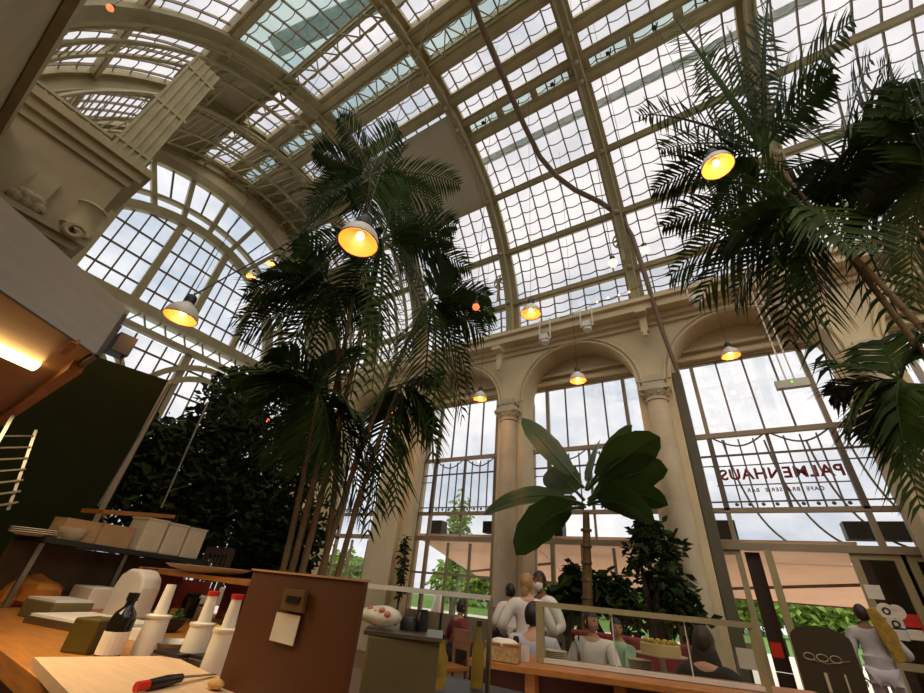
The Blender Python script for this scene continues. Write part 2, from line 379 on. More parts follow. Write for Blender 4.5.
for i, (x0, x1) in enumerate(zip(XR, XR[1:])):
    nb = 8 if i > 1 else 6
    for a0, a1 in zip(ANG, ANG[1:]):
        if i < 2 and a0 in ((36.5, 72, 76.5, 83, 110) if i == 0 else (72, 76.5, 110)):
            g = MB(); g.sheet([[vp(a0+(a1-a0)*u/4, x0, .06), vp(a0+(a1-a0)*u/4, x1, .06)] for u in range(5)])
            g.sheet([[vp(a0+(a1-a0)*u/4, x0, .1), vp(a0+(a1-a0)*u/4, x1, .1)] for u in range(5)])
            g.build('soffit_panel', M_panel, ceil, fix=False); continue
        g = MB(); g.sheet([[vp(a0+(a1-a0)*u/4, x0, .06), vp(a0+(a1-a0)*u/4, x1, .06)] for u in range(5)])
        greenish = (a0 == 72 and i > 2) or (a0 == 92) or (a0 == 110 and i == 2)
        p = g.build('glass_panel', M_glassg if greenish else M_glass, ceil, fix=False)
        b = MB()
        for k in range(1, nb):
            x = x0+(x1-x0)*k/nb; m = 4
            for u in range(m): b.bar(vp(a0+(a1-a0)*u/m, x, .03), vp(a0+(a1-a0)*(u+1)/m, x, .03), .034, .06, vp(a0, 0, 1)-vp(a0, 0))
        rows = max(1, round((a1-a0)*.11/.48))+1
        for j in range(1, rows):
            a = a0+(a1-a0)*j/rows
            for k in range(nb):
                xs = [x0+(x1-x0)*(k+q/4)/nb for q in range(5)]
                sg = [0, .55, .75, .55, 0]
                for q in range(4): b.bar(vp(a-sg[q]*.62, xs[q], .05), vp(a-sg[q+1]*.62, xs[q+1], .05), .02, .03)
        if b.v: b.build('glazing_bars', M_bar, p)
# vent sashes in the narrow band
for i in (3, 4, 5):
    x0, x1 = XR[i], XR[i+1]
    for k in range(3):
        xa = x0+.2+(x1-x0-.4)*k/3; xb = x0+.2+(x1-x0-.4)*(k+1)/3; b = MB()
        for a in (73.2, 76): b.bar(vp(a, xa, -.04), vp(a, xb, -.04), .07, .07)
        for x in (xa+.05, xb-.05): b.bar(vp(73.2, x, -.04), vp(76, x, -.04), .09, .07)
        s = b.build('vent_sash', M_iron, ceil)
        xm = (xa+xb)/2; q = MB().bar(vp(73.1, xm, -.12), vp(75, xm+.1, -.05), .03, .03); q.box(vp(74.4, xm, -.14), (.09, .07, .1)); q.build('vent_opener', M_dark, s)
struct(MB().bar((-8, VY+6.3*math.cos(math.radians(65))+.3, VZ+6.9*math.sin(math.radians(65))), (8.5, VY+6.3*math.cos(math.radians(65))+.3, VZ+6.9*math.sin(math.radians(65))), .26, .02).build('trim_4', mat('roof_gutter', (206, 216, 216), .6, trans=.5)))
struct(MB().bar((-8, VY+7*math.cos(math.radians(114)), VZ+7*math.sin(math.radians(114))), (-4, VY+7*math.cos(math.radians(106)), VZ+7*math.sin(math.radians(106))), .5, .1).build('trim_5', mat('roof_gutter', (138, 150, 152))))
# glazed upstand behind the cornice: rail
struct(MB().bar((-12, 9.22, 8.45), (8, 9.22, 8.45), .1, .12).build('trim_6', M_iron))

# ---- end wall with great arched window
EX = -13.0; EY, EZ, RI, RO = 3.0, 7.4, 3.5, 5.35
def ep(r, a, dx=0): return Vector((EX+dx, EY+r*math.cos(math.radians(a)), EZ+r*math.sin(math.radians(a))))
we = MB(); n = 48                            # spandrel between window and vault
A = [ep(RO, 180-180*k/n) for k in range(n+1)]; B = [vp(178-176*k/n, EX, .1) for k in range(n+1)]
we.add(A+B, [(i, i+1, n+2+i, n+1+i) for i in range(n)])
we.add([p+Vector((-.15, 0, 0)) for p in A+B], [(i, i+1, n+2+i, n+1+i) for i in range(n)])
we.box((EX, 9.2, 3.75), (.3, 1.4, 7.5)); we.box((EX, -2.6, 3.75), (.3, 1.6, 7.5))
struct(we.build('wall_end', M_plaster, fix=False))
we = thing('window_6', kind='structure', loc=(EX, EY, 0))
f = MB()
for r, wd in ((RI, .3), (RO, .34), (RI+.52, .1)):
    for k in range(40): f.bar(ep(r, 180*k/40, .05), ep(r, 180*(k+1)/40, .05), .2, wd, ep(1, 180*(k+.5)/40)-ep(0, 0))
f.build('arch_frame', M_iron, we)
f = MB()
for k in range(1, 14): f.bar(ep(RI, 180*k/14, .03), ep(RO, 180*k/14, .03), .14, .14)
f.build('ring_spokes', M_iron, we)
f = MB()
for k in range(14): f.bar(ep(RI+.5, 180*(k+.5)/14), ep(RO, 180*(k+.5)/14), .05, .05)
for yy in [EY+d for d in (-2.3, -1.15, 0, 1.15, 2.3)]: pass
f.build('ring_bars', M_thin, we)
f = MB()
for d in (-2.2, -.72, .78, 2.25): f.bar((EX+.03, EY+d, EZ), (EX+.03, EY+d, EZ+math.sqrt(RI**2-d**2)), .16, .2)
f.build('mullions', M_iron, we)
f = MB()
for d in [-3+i*.375 for i in range(17)]:
    f.bar((EX, EY+d, EZ), (EX, EY+d, EZ+math.sqrt(RI**2-d**2)), .04, .04)
for z in (.75, 1.5, 2.25, 3.0): f.bar((EX, EY-math.sqrt(RI**2-z*z), EZ+z), (EX, EY+math.sqrt(RI**2-z*z), EZ+z), .05, .05)
f.build('glazing_bars', M_thin, we)
f = MB(); f.bar((EX+.1, -2.5, 7.45), (EX+.1, 9, 7.45), .4, .3); f.bar((EX+.1, -2.5, 6.9), (EX+.1, 9, 6.9), .2, .16)
for k in range(40): f.bar((EX+.1, -2.4+k*.28, 6.9 if k % 2 else 7.4), (EX+.1, -2.12+k*.28, 7.4 if k % 2 else 6.9), .04, .04)
f.build('base_girder', M_iron, we)
MB().add([ep(RO, 180*k/40, -.03) for k in range(41)], [tuple(range(41))]).build('pane', M_pane, we)
wl = thing('window_7', kind='structure', loc=(EX, EY, 0))
f = MB()
for y in (-1.8, .2, 2.2, 4.2, 6.2, 8.2): f.box((EX, y, 3.4), (.2, .2, 6.8))
for r, c in ((1.6, 1.2), (1.95, 1.2), (1.6, 5.2), (1.95, 5.2)):
    for k in range(20):
        a, b2 = PI*k/20, PI*(k+1)/20; f.bar((EX+.12, c+r*math.cos(a), 4.7+r*math.sin(a)), (EX+.12, c+r*math.cos(b2), 4.7+r*math.sin(b2)), .12, .16)
f.build('lower_frame', M_iron, wl)
f = MB()
for i in range(28): f.box((EX, -2+i*.4, 3.4), (.04, .04, 6.8))
for z in range(1, 9): f.box((EX, 3.2, z*.8), (.05, 11, .05))
f.build('glazing_bars', M_thin, wl)
MB().box((EX-.03, 3.1, 3.4), (.01, 11.2, 6.8)).build('pane', M_pane, wl)

# ---- near pier and entablature at upper left (part of the opposite wall)
PX = -8.0
c1 = P(125, 187, X=PX); c2 = P(80, 241, X=PX); ye = c1.y; zt = c1.z+.5; zf = c2.z
wp = MB()
def ledge(z0, z1, ov): wp.box(((PX-1.4+PX+ov)/2, (ye+ov-4)/2, (z0+z1)/2), (1.4+ov, ye+ov+4, z1-z0))
ledge(zt-.16, zt, .2); ledge(zt-.34, zt-.16, .12); ledge(c1.z, zt-.34, .04); ledge(zf, c1.z, -.02)
ledge(zf-.1, zf, .1); ledge(zf-.22, zf-.1, .03); ledge(zf-.34, zf-.22, -.05); ledge(zf-1.2, zf-.34, -.14); ledge(0, zf-1.2, -.2)
wp.box((PX+.03, ye-.72, zf+.42), (.08, .26, .55))
M_dstone = mat('shaded_stone', (168, 152, 116), .85, var=.08, scale=2)  # shade of the left pier put into a darker stone colour
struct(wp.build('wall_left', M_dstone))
sc_ = MB()                                   # carved console scroll and leafwork at the corner
for i in range(5):
    sc_.ball((PX+.04, ye-.62-.06*i, zf+.12+.1*(i % 2)), (.1, .12, .1), 8, 6, jig=.5)
    sc_.ball((PX-.02, ye-.2-.1*i, zf-.45-.05*i), (.12, .12, .14), 8, 6, jig=.5)
for dx in (-.05, .12):
    sc_.tube([(PX+dx, ye-.12+.16*math.cos(t*.6)*(1-t/18), zf+.02+.16*math.sin(t*.6)*(1-t/18)) for t in range(15)], .05, 6)
sc_.lathe([(.20, 0), (.24, .05), (.2, .1), (.19, .5), (.23, .55), (.2, .6)], (PX-.1, ye-.12, zf+.1), 14)
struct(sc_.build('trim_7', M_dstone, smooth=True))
ib = MB(); b0 = P(160, 140, X=PX); b1 = P(222, 72, X=PX)   # iron box pier standing on the entablature
ib.box(((PX-.2), ye-.25, (zt+11.2)/2), (.5, .55, 11.2-zt))
for z in [zt+.3+1.4*i for i in range(int((11.2-zt)/1.4)+1)]: ib.box((PX-.2, ye-.25, z), (.56, .62, .07))
for dy in (-.25, -.12, .0, .12, .25): ib.box((PX+.06, ye-.25+dy, (zt+11.2)/2), (.03, .04, 11.2-zt))
struct(ib.build('trim_8', M_iron))
cr_ = MB()                                   # pierced cresting along the ledge
for i in range(14):
    y = ye-.1-i*.2
    cr_.tube([(PX-.1, y+.08*math.cos(t*PI/4), zt+.14+.1*math.sin(t*PI/4)) for t in range(9)], .022, 5); cr_.bar((PX-.1, y, zt), (PX-.1, y, zt+.32), .025, .025)
cr_.bar((PX-.1, ye, zt+.3), (PX-.1, ye-3, zt+.3), .06, .05)
struct(cr_.build('trim_9', M_iron, smooth=True))
u0 = P(40, 48, X=-6.0)                       # gallery ledge of the opposite side at far left
pu = MB().box((-5.9, u0.y-1.6, u0.z-1.1), (6.2, 3.2, 2.2)); pu.box((-5.9, u0.y-.06, u0.z+.04), (6.2, .3, .2)); pu.box((-5.9, u0.y+.06, u0.z-.1), (6.2, .1, .08))
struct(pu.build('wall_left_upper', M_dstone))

# ================================================================== plants
def bez(a, c, b, n): return [(1-t)**2*a+2*t*(1-t)*c+t*t*b for t in [i/n for i in range(n+1)]]
def frond_mb(base, tip, up=.3, L=.5, nl=26, droop=.25, seed=0):
    """pinnate palm frond: curved rachis with paired tapering leaflets"""
    rnd = random.Random(seed); base = Vector(base); tip = Vector(tip); d = tip-base
    ctl = base+d*.5+Vector((0, 0, up*d.length)); path = bez(base, ctl, tip, 14); m = MB()
    m.tube(path, [.022*(1-.8*i/14)*max(.6, d.length/2) for i in range(15)], 5)
    for k in range(nl):
        t = .14+.86*k/(nl-1); i = min(13, int(t*14)); f = t*14-i
        p = path[i].lerp(path[i+1], f); tg = (path[i+1]-path[i]).normalized()
        lat = tg.cross(Vector((0, 0, 1)))
        lat = lat.normalized() if lat.length > .1 else Vector((1, 0, 0))
        nrm = lat.cross(tg).normalized(); ln = L*(.45+.75*math.sin(PI*min(1, t*.85+.08)))*(1 if t < .8 else 1-(t-.8)*2.2)*rnd.uniform(.88, 1.1)
        w = .056*(L/.5)**.6
        for s in (-1, 1):
            v = (tg*.62+lat*s*.9+nrm*rnd.uniform(.0, .3)).normalized()
            q1 = p+v*ln*.5+Vector((0, 0, -droop*ln*.12)); q2 = p+v*ln+Vector((0, 0, -droop*ln*.75)); a = tg*w*.5
            m.add([p-a*.5, p+a*.5, q1+a, q1-a, q2], [(0, 1, 2, 3), (3, 2, 4)])
    return m
def R3(px, py, dist):
    r = ROT @ _d(px, py); return Vector((0, 0, EYE))+r*(dist/math.hypot(r.x, r.y))   # at a horizontal distance
# ---- tall clump palm in the middle
pa = thing('palm_tree', 'tall clumping palm with several slender bare stems behind the brown bar panel', 'palm', (-4.3, 3.6, 0))
pot = MB().lathe([(.42, 0), (.5, .1), (.55, .5), (.58, .6), (.5, .6), (.48, .52), (.0, .52)], (-4.3, 3.6, 0), 20).build('planter', mat('terracotta', (140, 84, 56), .8, var=.1), pa)
D0 = 5.6
crowns = [((292, 572), (370, 175), 5.75), ((302, 573), (382, 240), 5.3), ((318, 575), (430, 300), 5.6), ((326, 575), (330, 285), 5.7), ((285, 570), (318, 395), 5.5), ((335, 577), (400, 385), 5.9)]
CP = []
for k, (b, c, d) in enumerate(crowns):
    top = R3(*c, d); bb = R3(*b, D0); bb = Vector((bb.x, bb.y, .5)); mid = bb.lerp(top, .5)
    br = R3(*b, D0)
    path = bez(bb, Vector((br.x*1.0, br.y, top.z*.55)), top, 14)
    t = MB().tube(path, [.042-.016*i/14 for i in range(15)], 8)
    for i in range(2, 30): pp = path[min(14, i//2)].lerp(path[min(14, i//2+1)], .5*(i % 2)); t.lathe([(.036, -.012), (.04, 0), (.036, .012)], pp, 8)
    t.build('stem', M_stem, pa, smooth=True); CP.append((top, c, d))
FR = [  # crown, tip pixel, depth change, rise
 (0, (340, 118), .0, .12), (0, (350, 250), .2, .25), (0, (395, 260), -.2, .25), (0, (310, 205), .3, .2), (1, (350, 190), .2, .15), (1, (405, 185), -.2, .15), (1, (455, 225), .1, .2), (1, (300, 250), .1, .2), (0, (362, 128), .5, .1), (0, (405, 150), .2, .18), (0, (458, 184), .1, .22), (0, (440, 205), -.3, .15), (0, (316, 150), .3, .12), (0, (285, 220), -.2, .22), (0, (275, 262), .1, .2), (0, (330, 195), -.5, .2), (0, (420, 245), .4, .2), (0, (398, 130), -.3, .12),
 (1, (300, 285), -.3, .25), (1, (450, 240), .0, .25), (1, (468, 268), .3, .2), (1, (310, 355), .1, .3), (1, (350, 400), .1, .2), (1, (430, 330), -.2, .25), (1, (350, 240), -.4, .2), (1, (420, 225), .3, .25), (1, (372, 390), -.5, .2), (1, (335, 330), .4, .2),
 (2, (488, 296), .1, .25), (2, (482, 335), .3, .25), (2, (470, 388), .1, .35), (2, (432, 452), -.1, .45), (2, (418, 440), .3, .4), (2, (450, 265), -.2, .2), (2, (492, 312), -.2, .25), (2, (395, 375), -.2, .3), (2, (462, 415), .2, .4), (2, (400, 255), .2, .2),
 (3, (238, 318), .1, .18), (3, (242, 335), .3, .12), (3, (258, 415), -.2, .25), (4, (238, 378), .2, .15), (4, (268, 372), -.3, .15), (5, (432, 432), .2, .15), (3, (252, 352), -.2, .25), (3, (248, 292), .4, .18), (3, (262, 390), .2, .3), (3, (300, 240), -.1, .15), (3, (345, 400), -.3, .3), (3, (288, 410), .0, .3), (3, (270, 270), -.2, .18), (3, (380, 330), .1, .2),
 (4, (252, 400), .0, .25), (4, (262, 455), .1, .3), (4, (372, 450), -.2, .3), (4, (382, 510), .1, .35), (4, (300, 470), .2, .3), (4, (345, 350), .2, .2), (4, (360, 520), .3, .35), (4, (280, 350), -.2, .2), (4, (330, 500), -.3, .3),
 (5, (438, 455), .1, .3), (5, (425, 425), -.1, .2), (5, (375, 470), .1, .35), (5, (368, 530), .2, .35), (5, (350, 440), -.2, .3), (5, (440, 380), .3, .2), (5, (395, 505), -.1, .35)]
for k, (c, tp, dd, up) in enumerate(FR):
    top, _, d = CP[c]; frond_mb(top, R3(*tp, d+dd), up, .58, 25, .5, k).build('frond', M_leaf if k % 3 else M_leafd, pa, fix=False)
# ---- right-hand palm, leaning stems
pb = thing('palm_tree', 'large palm with leaning stems and hanging fronds at the right edge', 'palm', (2.3, 3.9, 0))
MB().lathe([(.5, 0), (.56, .1), (.6, .55), (.62, .62), (.55, .62), (.5, .55), (0, .55)], (2.3, 3.9, 0), 20).build('planter', mat('terracotta', (140, 84, 56)), pb)
CB = []
for b, c, d in (((1000, 438), (765, 150), 4.3), ((1010, 395), (800, 205), 4.1), ((1120, 420), (842, 158), 4.5), ((1040, 500), (900, 380), 4.2), ((1150, 420), (930, 180), 4.3)):
    top = R3(*c, d); r = R3(*b, d)
    path = bez(Vector((r.x, r.y, .5)), Vector((r.x, r.y, max(1.6, r.z))), top, 14)
    t = MB().tube(path, [.03-.01*i/14 for i in range(15)], 8)
    for i in range(2, 28): t.lathe([(.026, -.01), (.029, 0), (.026, .01)], path[i//2].lerp(path[i//2+1], .5*(i % 2)), 8)
    t.build('stem', M_stem, pb, smooth=True); CB.append((top, d))
FB = [
 (0, (640, 115), .0, .2), (0, (676, 20), .2, .12), (0, (730, 30), .1, .1), (0, (765, 20), -.2, .1), (0, (850, 22), .3, .14), (0, (830, 75), .1, .15), (0, (655, 190), -.1, .25), (0, (662, 150), .2, .2), (0, (700, 60), -.3, .15), (0, (770, -20), .1, .08), (0, (790, 60), .4, .1), (0, (720, 215), .2, .25),
 (1, (665, 225), .1, .25), (1, (672, 275), -.1, .28), (1, (700, 300), .3, .3), (1, (735, 300), .0, .3), (1, (770, 300), -.2, .3), (1, (690, 180), .2, .2), (1, (880, 155), .2, .15), (1, (730, 240), -.3, .3), (1, (830, 320), .1, .35), (1, (790, 340), .3, .35), (1, (720, 130), -.1, .15), (1, (860, 250), -.2, .25),
 (1, (838, 398), .1, .4), (2, (902, 92), .1, .15), (2, (924, 125), -.2, .15), (2, (870, 60), .2, .1), (2, (790, 120), .1, .2), (2, (920, 235), .2, .25), (2, (870, 300), -.1, .35), (2, (800, 290), .3, .3), (2, (905, 330), .1, .4), (2, (780, 230), -.2, .25), (2, (760, 185), .3, .22), (2, (930, 190), .3, .2),
 (3, (832, 395), .1, .2), (3, (838, 365), .3, .2), (3, (850, 425), -.1, .3), (3, (905, 470), .1, .3), (3, (920, 505), -.2, .3), (3, (880, 340), .3, .2), (3, (930, 330), .1, .2), (3, (868, 440), .2, .3), (3, (935, 440), -.1, .3),
 (4, (880, 70), .1, .1), (4, (905, 85), -.2, .1), (4, (930, 60), .1, .1), (4, (860, 205), -.2, .25), (4, (915, 300), .2, .3), (4, (950, 120), .1, .2)]
for k, (c, tp, dd, up) in enumerate(FB):
    top, d = CB[c]; frond_mb(top, R3(*tp, d+dd), up, .34 if c == 3 else .46, 23, .5, 200+k).build('frond', (M_leafl if c == 4 and k % 2 else M_leaf) if k % 3 else M_leafd, pb, fix=False)

# ---- broad-leaved trees and bushes
def leaf_cloud(blobs, n, size, seed):
    rnd = random.Random(seed); m = MB()
    for c, r in blobs:
        c = Vector(c)
        for i in range(n):
            v = Vector((rnd.gauss(0, 1), rnd.gauss(0, 1), rnd.gauss(0, 1))).normalized()*rnd.random()**.45
            p = c+Vector((v.x*r[0], v.y*r[1], v.z*r[2])); a = Vector((rnd.uniform(-1, 1), rnd.uniform(-1, 1), rnd.uniform(-.9, .3))).normalized()
            b = a.orthogonal().normalized(); b = (b*math.cos(rnd.random()*6)+a.cross(b)*math.sin(rnd.random()*6)).normalized(); s = size*rnd.uniform(.6, 1.25)
            w = b*s*.24; f = a.cross(b)*s*.06
            m.add([p, p+a*s*.45+w+f, p+a*s, p+a*s*.45-w+f, p+a*s*.45-f], [(0, 4, 1), (1, 4, 2), (2, 4, 3), (3, 4, 0)])
    return m
def tree(label, base, blobs, n, size, seed, m, group=None, trunks=1, lean=.3):
    t = thing('leafy_tree', label, 'tree', (base[0], base[1], 0), group)
    rnd = random.Random(seed); tr = MB()
    for i in range(trunks):
        for c, r in blobs[:4]:
            tr.tube(bez(Vector((base[0]+rnd.uniform(-.1, .1)*trunks, base[1]+rnd.uniform(-.1, .1)*trunks, 0)), Vector((base[0], base[1], c[2]*.6)), Vector(c), 8), [.09-.008*k for k in range(9)], 6)
    tr.build('trunk', M_bark, t, smooth=True); leaf_cloud(blobs, n, size, seed).build('crown', m, t, fix=False)
    return t
def blob(px, py, d, r): return (R3(px, py, d), (r, r, r))
tree('dark broad-leaved tree right beside the dark green board', (-6.9, 3.2), [blob(150, 500, 7.6, .75), blob(190, 470, 7.8, .8), (R3(165, 445, 7.7), (.7, .6, .45)), blob(215, 520, 7.9, .8), blob(180, 530, 7.5, .6), blob(225, 425, 8, .65), blob(140, 470, 7.6, .5)], 950, .17, 3, M_leafd)
tree('dense dark tree between the tall palm stems and the hanging metal rod', (-7.4, 4.9), [blob(255, 430, 9, .9), blob(270, 490, 8.8, 1.0), blob(250, 540, 8.6, .9), blob(300, 450, 9, .9), blob(295, 530, 8.8, .8), blob(235, 480, 8.7, .7), blob(240, 395, 9.2, .7), blob(310, 400, 9.2, .6), blob(275, 550, 8.6, .7)], 950, .18, 4, M_leafd)
# ---- banana plant
BY = 8.0
bn = thing('banana_plant', 'banana plant with huge paddle leaves in front of the middle arched window', 'plant', (P(585, 600, Y=BY).x, BY, 0))
bt = P(586, 512, Y=BY); bbp = P(583, 605, Y=BY); bbp.z = .45
MB().lathe([(.4, 0), (.46, .1), (.48, .5), (.42, .5), (.4, .44), (0, .44)], (bbp.x, BY, 0), 18).build('planter', mat('terracotta', (140, 84, 56)), bn)
s_ = MB().tube(bez(bbp, bbp.lerp(bt, .5)+Vector((.02, 0, 0)), bt, 10), [.11-.005*i for i in range(11)], 10)
for i in range(8): s_.lathe([(.10, -.02), (.107, 0), (.10, .02)], bbp.lerp(bt, .1+.11*i), 10)
s_.build('trunk', mat('banana_trunk', (120, 92, 52), .7, var=.25, scale=5), bn, smooth=True)
def paddle(base, tip, width, up, seed, tear=0, twist=0.0):
    base = Vector(base); tip = Vector(tip); d = tip-base; ctl = base+d*.5+Vector((0, 0, up*d.length)); n = 16; path = bez(base, ctl, tip, n)
    m = MB(); m.tube(path, [.035*(1-.85*i/n) for i in range(n+1)], 6); rnd = random.Random(seed)
    rows = []; st = 3
    for i in range(st, n+1):
        t = (i-st)/(n-st); tg = (path[min(n, i+1)]-path[i-1]).normalized(); lat = tg.cross(Vector((0, 0, 1)))
        lat = lat.normalized() if lat.length > .1 else Vector((1, 0, 0)); nr = lat.cross(tg)
        lat = lat*math.cos(twist)+nr*math.sin(twist); nr = lat.cross(tg)
        w = 1.55*width*(math.sin(PI*(t*.93+.05))**.6)*rnd.uniform(.94, 1.04) if t < 1 else .01
        rows.append([path[i]+lat*w*s*k+nr*abs(k*s)*w*.35*(1 if k < .9 else .6)+Vector((0, 0, -.05*k*k*w)) for s, k in ((-1, 1), (-1, .5), (1, 0), (1, .5), (1, 1))])
    m.sheet(rows); return m
for k, (tp, dy, w, up, bp, tw) in enumerate([((522, 418), -.3, .2, -.02, (584, 488), 1.0), ((660, 437), -.2, .25, .10, (587, 490), .9), ((484, 515), -.4, .2, .26, (584, 505), .8), ((516, 555), -.6, .27, .30, (584, 508), -.9),
        ((632, 425), .4, .15, .0, (588, 488), .9), ((668, 470), .2, .26, .2, (588, 500), .8), ((655, 522), -.2, .24, .3, (588, 505), .7), ((600, 440), .5, .22, .0, (586, 490), .5), ((548, 470), .4, .25, .1, (584, 500), .9), ((640, 500), .5, .25, .3, (588, 503), -.8), ((540, 530), .4, .24, .3, (584, 505), .8), ((668, 505), .3, .2, .25, (588, 500), .9)]):
    paddle(P(*bp, Y=BY), P(*tp, Y=BY+dy), w, up, k, twist=tw)  .build('leaf', M_ban, bn, smooth=True, fix=False)
# ---- under-planting below the banana
tree('dark bushy feathery shrub right of the banana trunk, against the middle round column', (P(650, 600, Y=8.3).x, 8.3), [(P(x, y, Y=8.3+.1*(i % 3)), (.28, .25, .36)) for i, (x, y) in enumerate(((640, 560), (665, 545), (655, 590), (680, 600), (625, 600), (645, 530), (670, 575), (610, 590), (690, 612), (630, 615), (660, 615)))], 130, .2, 8, M_leafd, trunks=2)
tree('low dark big-leaved plant left of the banana trunk', (P(568, 606, Y=8.4).x, 8.4), [(P(x, y, Y=8.4), (.18, .2, .26)) for x, y in ((575, 575), (565, 600), (600, 590), (585, 610), (553, 608))], 60, .34, 9, M_leafd)
sp = thing('climbing_plant', 'small dark climbing plant on the cream pilaster left of the leftmost window', 'plant', (P(398, 575, Y=8.8).x, 8.9, 0))
k0 = P(400, 590, Y=8.86); k1 = P(405, 540, Y=8.86)
MB().tube([Vector((k0.x, 8.86, 0)), k0, k0.lerp(k1, .5)+Vector((.08, 0, 0)), k1], .03, 6).build('stem', M_bark, sp); leaf_cloud([(k0.lerp(k1, i/5), (.12, .08, .12)) for i in range(6)], 30, .16, 5).build('leaves', M_leafd, sp, fix=False)

# ================================================================== lamps, pipe, spots
def proj(p):
    c = ROT.transposed() @ (Vector(p)-Vector((0, 0, EYE))); return CX-FPX*c.x/c.z, CY+FPX*c.y/c.z
def at_width(px, py, wpx, size):
    """place where a thing `size` metres wide spans wpx pixels"""
    lo, hi = .3, 25
    for _ in range(40):
        m = (lo+hi)/2; p = R3(px, py, m); s = Vector((p.y, -p.x, 0)).normalized()*size/2
        a, b = proj(p-s), proj(p+s)
        if math.hypot(a[0]-b[0], a[1]-b[1]) > wpx: lo = m
        else: hi = m
    return R3(px, py, lo)
def make_lamp():
    t = thing('pendant_lamp', 'x', 'lamp')
    sh_ = MB().lathe([(.18, 0), (.176, .05), (.155, .11), (.115, .16), (.07, .19), (.06, .2), (.06, .215)], n=28, cap=False).build('shade', M_alu, t, smooth=True, fix=False)
    MB().lathe([(.174, .002), (.17, .05), (.148, .108), (.11, .15), (.06, .18), (0, .182)], n=28, cap=False).build('reflector', M_refl, sh_, smooth=True, fix=False)
    MB().lathe([(.174, .0), (.183, -.006), (.187, .002), (.18, .008), (.174, 0)], n=28, cap=False).build('rim', M_dark, sh_, smooth=True)
    MB().lathe([(0, .19), (.058, .2), (.062, .22), (.062, .30), (.05, .33), (.02, .34), (.0, .345)], n=14).build('socket', M_dark, t, smooth=True)
    MB().ball((0, 0, .085), (.04, .04, .055), 12, 8).build('bulb', M_bulb, t, smooth=True)
    return t
LAMPS = [((358, 243), 42, 'largest pendant lamp, hanging in front of the tall palm crown'), ((180, 318), 37, 'pendant lamp on a slanting black cable before the great arched end window'),
 ((718, 167), 37, 'large glowing pendant lamp among the upper fronds of the right-hand palm'), ((531, 314), 20, 'pendant lamp hanging below the roof glazing just above the cornice'),
 ((578, 381), 17, 'pendant lamp in front of the middle arch above the banana plant'), ((731, 356), 20, 'pendant lamp at the top of the right-hand window'),
 ((480, 399), 14, 'pendant lamp beside the left round column capital'), ((396, 414), 13, 'small pendant lamp in front of the cream pilaster'),
 ((928, 322), 15, 'pendant lamp cut by the right picture edge behind hanging fronds'), ((303, 249), 11, 'small distant lamp left of the tall palm crown, rightmost of three in a row'),
 ((271, 264), 10, 'small distant lamp, middle of three in a row before the end window'), ((251, 277), 11, 'small distant lamp, leftmost of three in a row before the end window')]
pl0 = make_lamp()
for i, ((x, y), w, lab) in enumerate(LAMPS):
    o = pl0 if i == 0 else dup(pl0); p = at_width(x, y, w, (.36, .28, .22)[(i == 2)+2*(i > 8)]); o.location = p; o.scale = ((.36, .28, .22)[(i == 2)+2*(i > 8)]/.36,)*3; tag(o, lab, None, 'pendant lamps on cables')
    dz = math.acos(max(-1, min(1, (p.y-VY)/5.9)))
    zt_ = VZ+5.8*math.sin(dz)-.3 if p.x > -12.9 else p.z+1.2
    top = Vector((0, 0, zt_-p.z)); 
    if i == 1: top = R3(380, 192, 6.0)-p
    c = MB().tube([Vector((0, 0, .34)), top], .011 if i == 1 else .004, 5); off = c.build('cable', M_dark, None); off.parent = o
    if i < 9:
        l = bpy.data.lights.new('lamp_light', 'POINT'); l.energy = 9; l.color = (1, .55, .24); l.shadow_soft_size = .05
        lo = bpy.data.objects.new('lamp_light', l); COL.objects.link(lo); lo.parent = o; lo.location = (0, 0, .02)
def bulb(px, py, w, lab, m=M_blub, size=.1):
    p = at_width(px, py, w, size); t = thing('globe_light', lab, 'lamp', p, 'small globe lights')
    MB().ball(p, size/2, 10, 8).build('globe', m, t, smooth=True); MB().lathe([(.02, .04), (.03, .05), (.03, .1), (0, .11)], p, 8).build('socket', M_dark, t)
    if p.x > -12.9: MB().tube([p+Vector((0, 0, .1)), Vector((p.x, p.y, max(p.z+.3, VZ+5.75*math.sin(math.acos(max(-.98, min(.98, (p.y-VY)/5.9)))))))], .004, 5).build('cord', M_dark, t)
M_redb = mat('red_bulb_glow', (255, 92, 54), .5, emit=3, var=.02)
for x, y, w, lab, m in ((645, 250, 9, 'small globe light right of the middle roof rib foot', M_blub), (613, 263, 9, 'small globe light left of the middle roof rib foot', M_blub), (110, 8, 10, 'orange globe light at the upper left under the lattice roof', M_redb),
        (476, 307, 7, 'red globe light at the right tip of the tall palm fronds', M_redb), (268, 421, 5, 'red globe light before the dark tree, left one of the pair', M_redb), (281, 422, 5, 'red globe light before the dark tree, right one of the pair', M_redb), (92, 30, 6, 'faint red globe light under the lattice roof, below the orange one', M_redb)): bulb(x, y, w, lab, m)
for i, (x, y) in enumerate(((597, 302), (608, 298), (619, 295), (629, 292))):
    p = P(x, y, Y=8.6); t = MB().ball(p, .028, 8, 6).build('string_light', M_blub, smooth=True); tag(t, 'tiny bulb on the cornice string, %s' % ('leftmost of four', 'second of four from the left', 'third of four from the left', 'rightmost of four beside the brown pipe')[i], 'lamp', 'string lights on the cornice')
struct(MB().tube([P(560, 318, Y=8.6), P(629, 291, Y=8.6), P(700, 262, Y=8.6)], .008, 5).build('trim_11', M_dark))
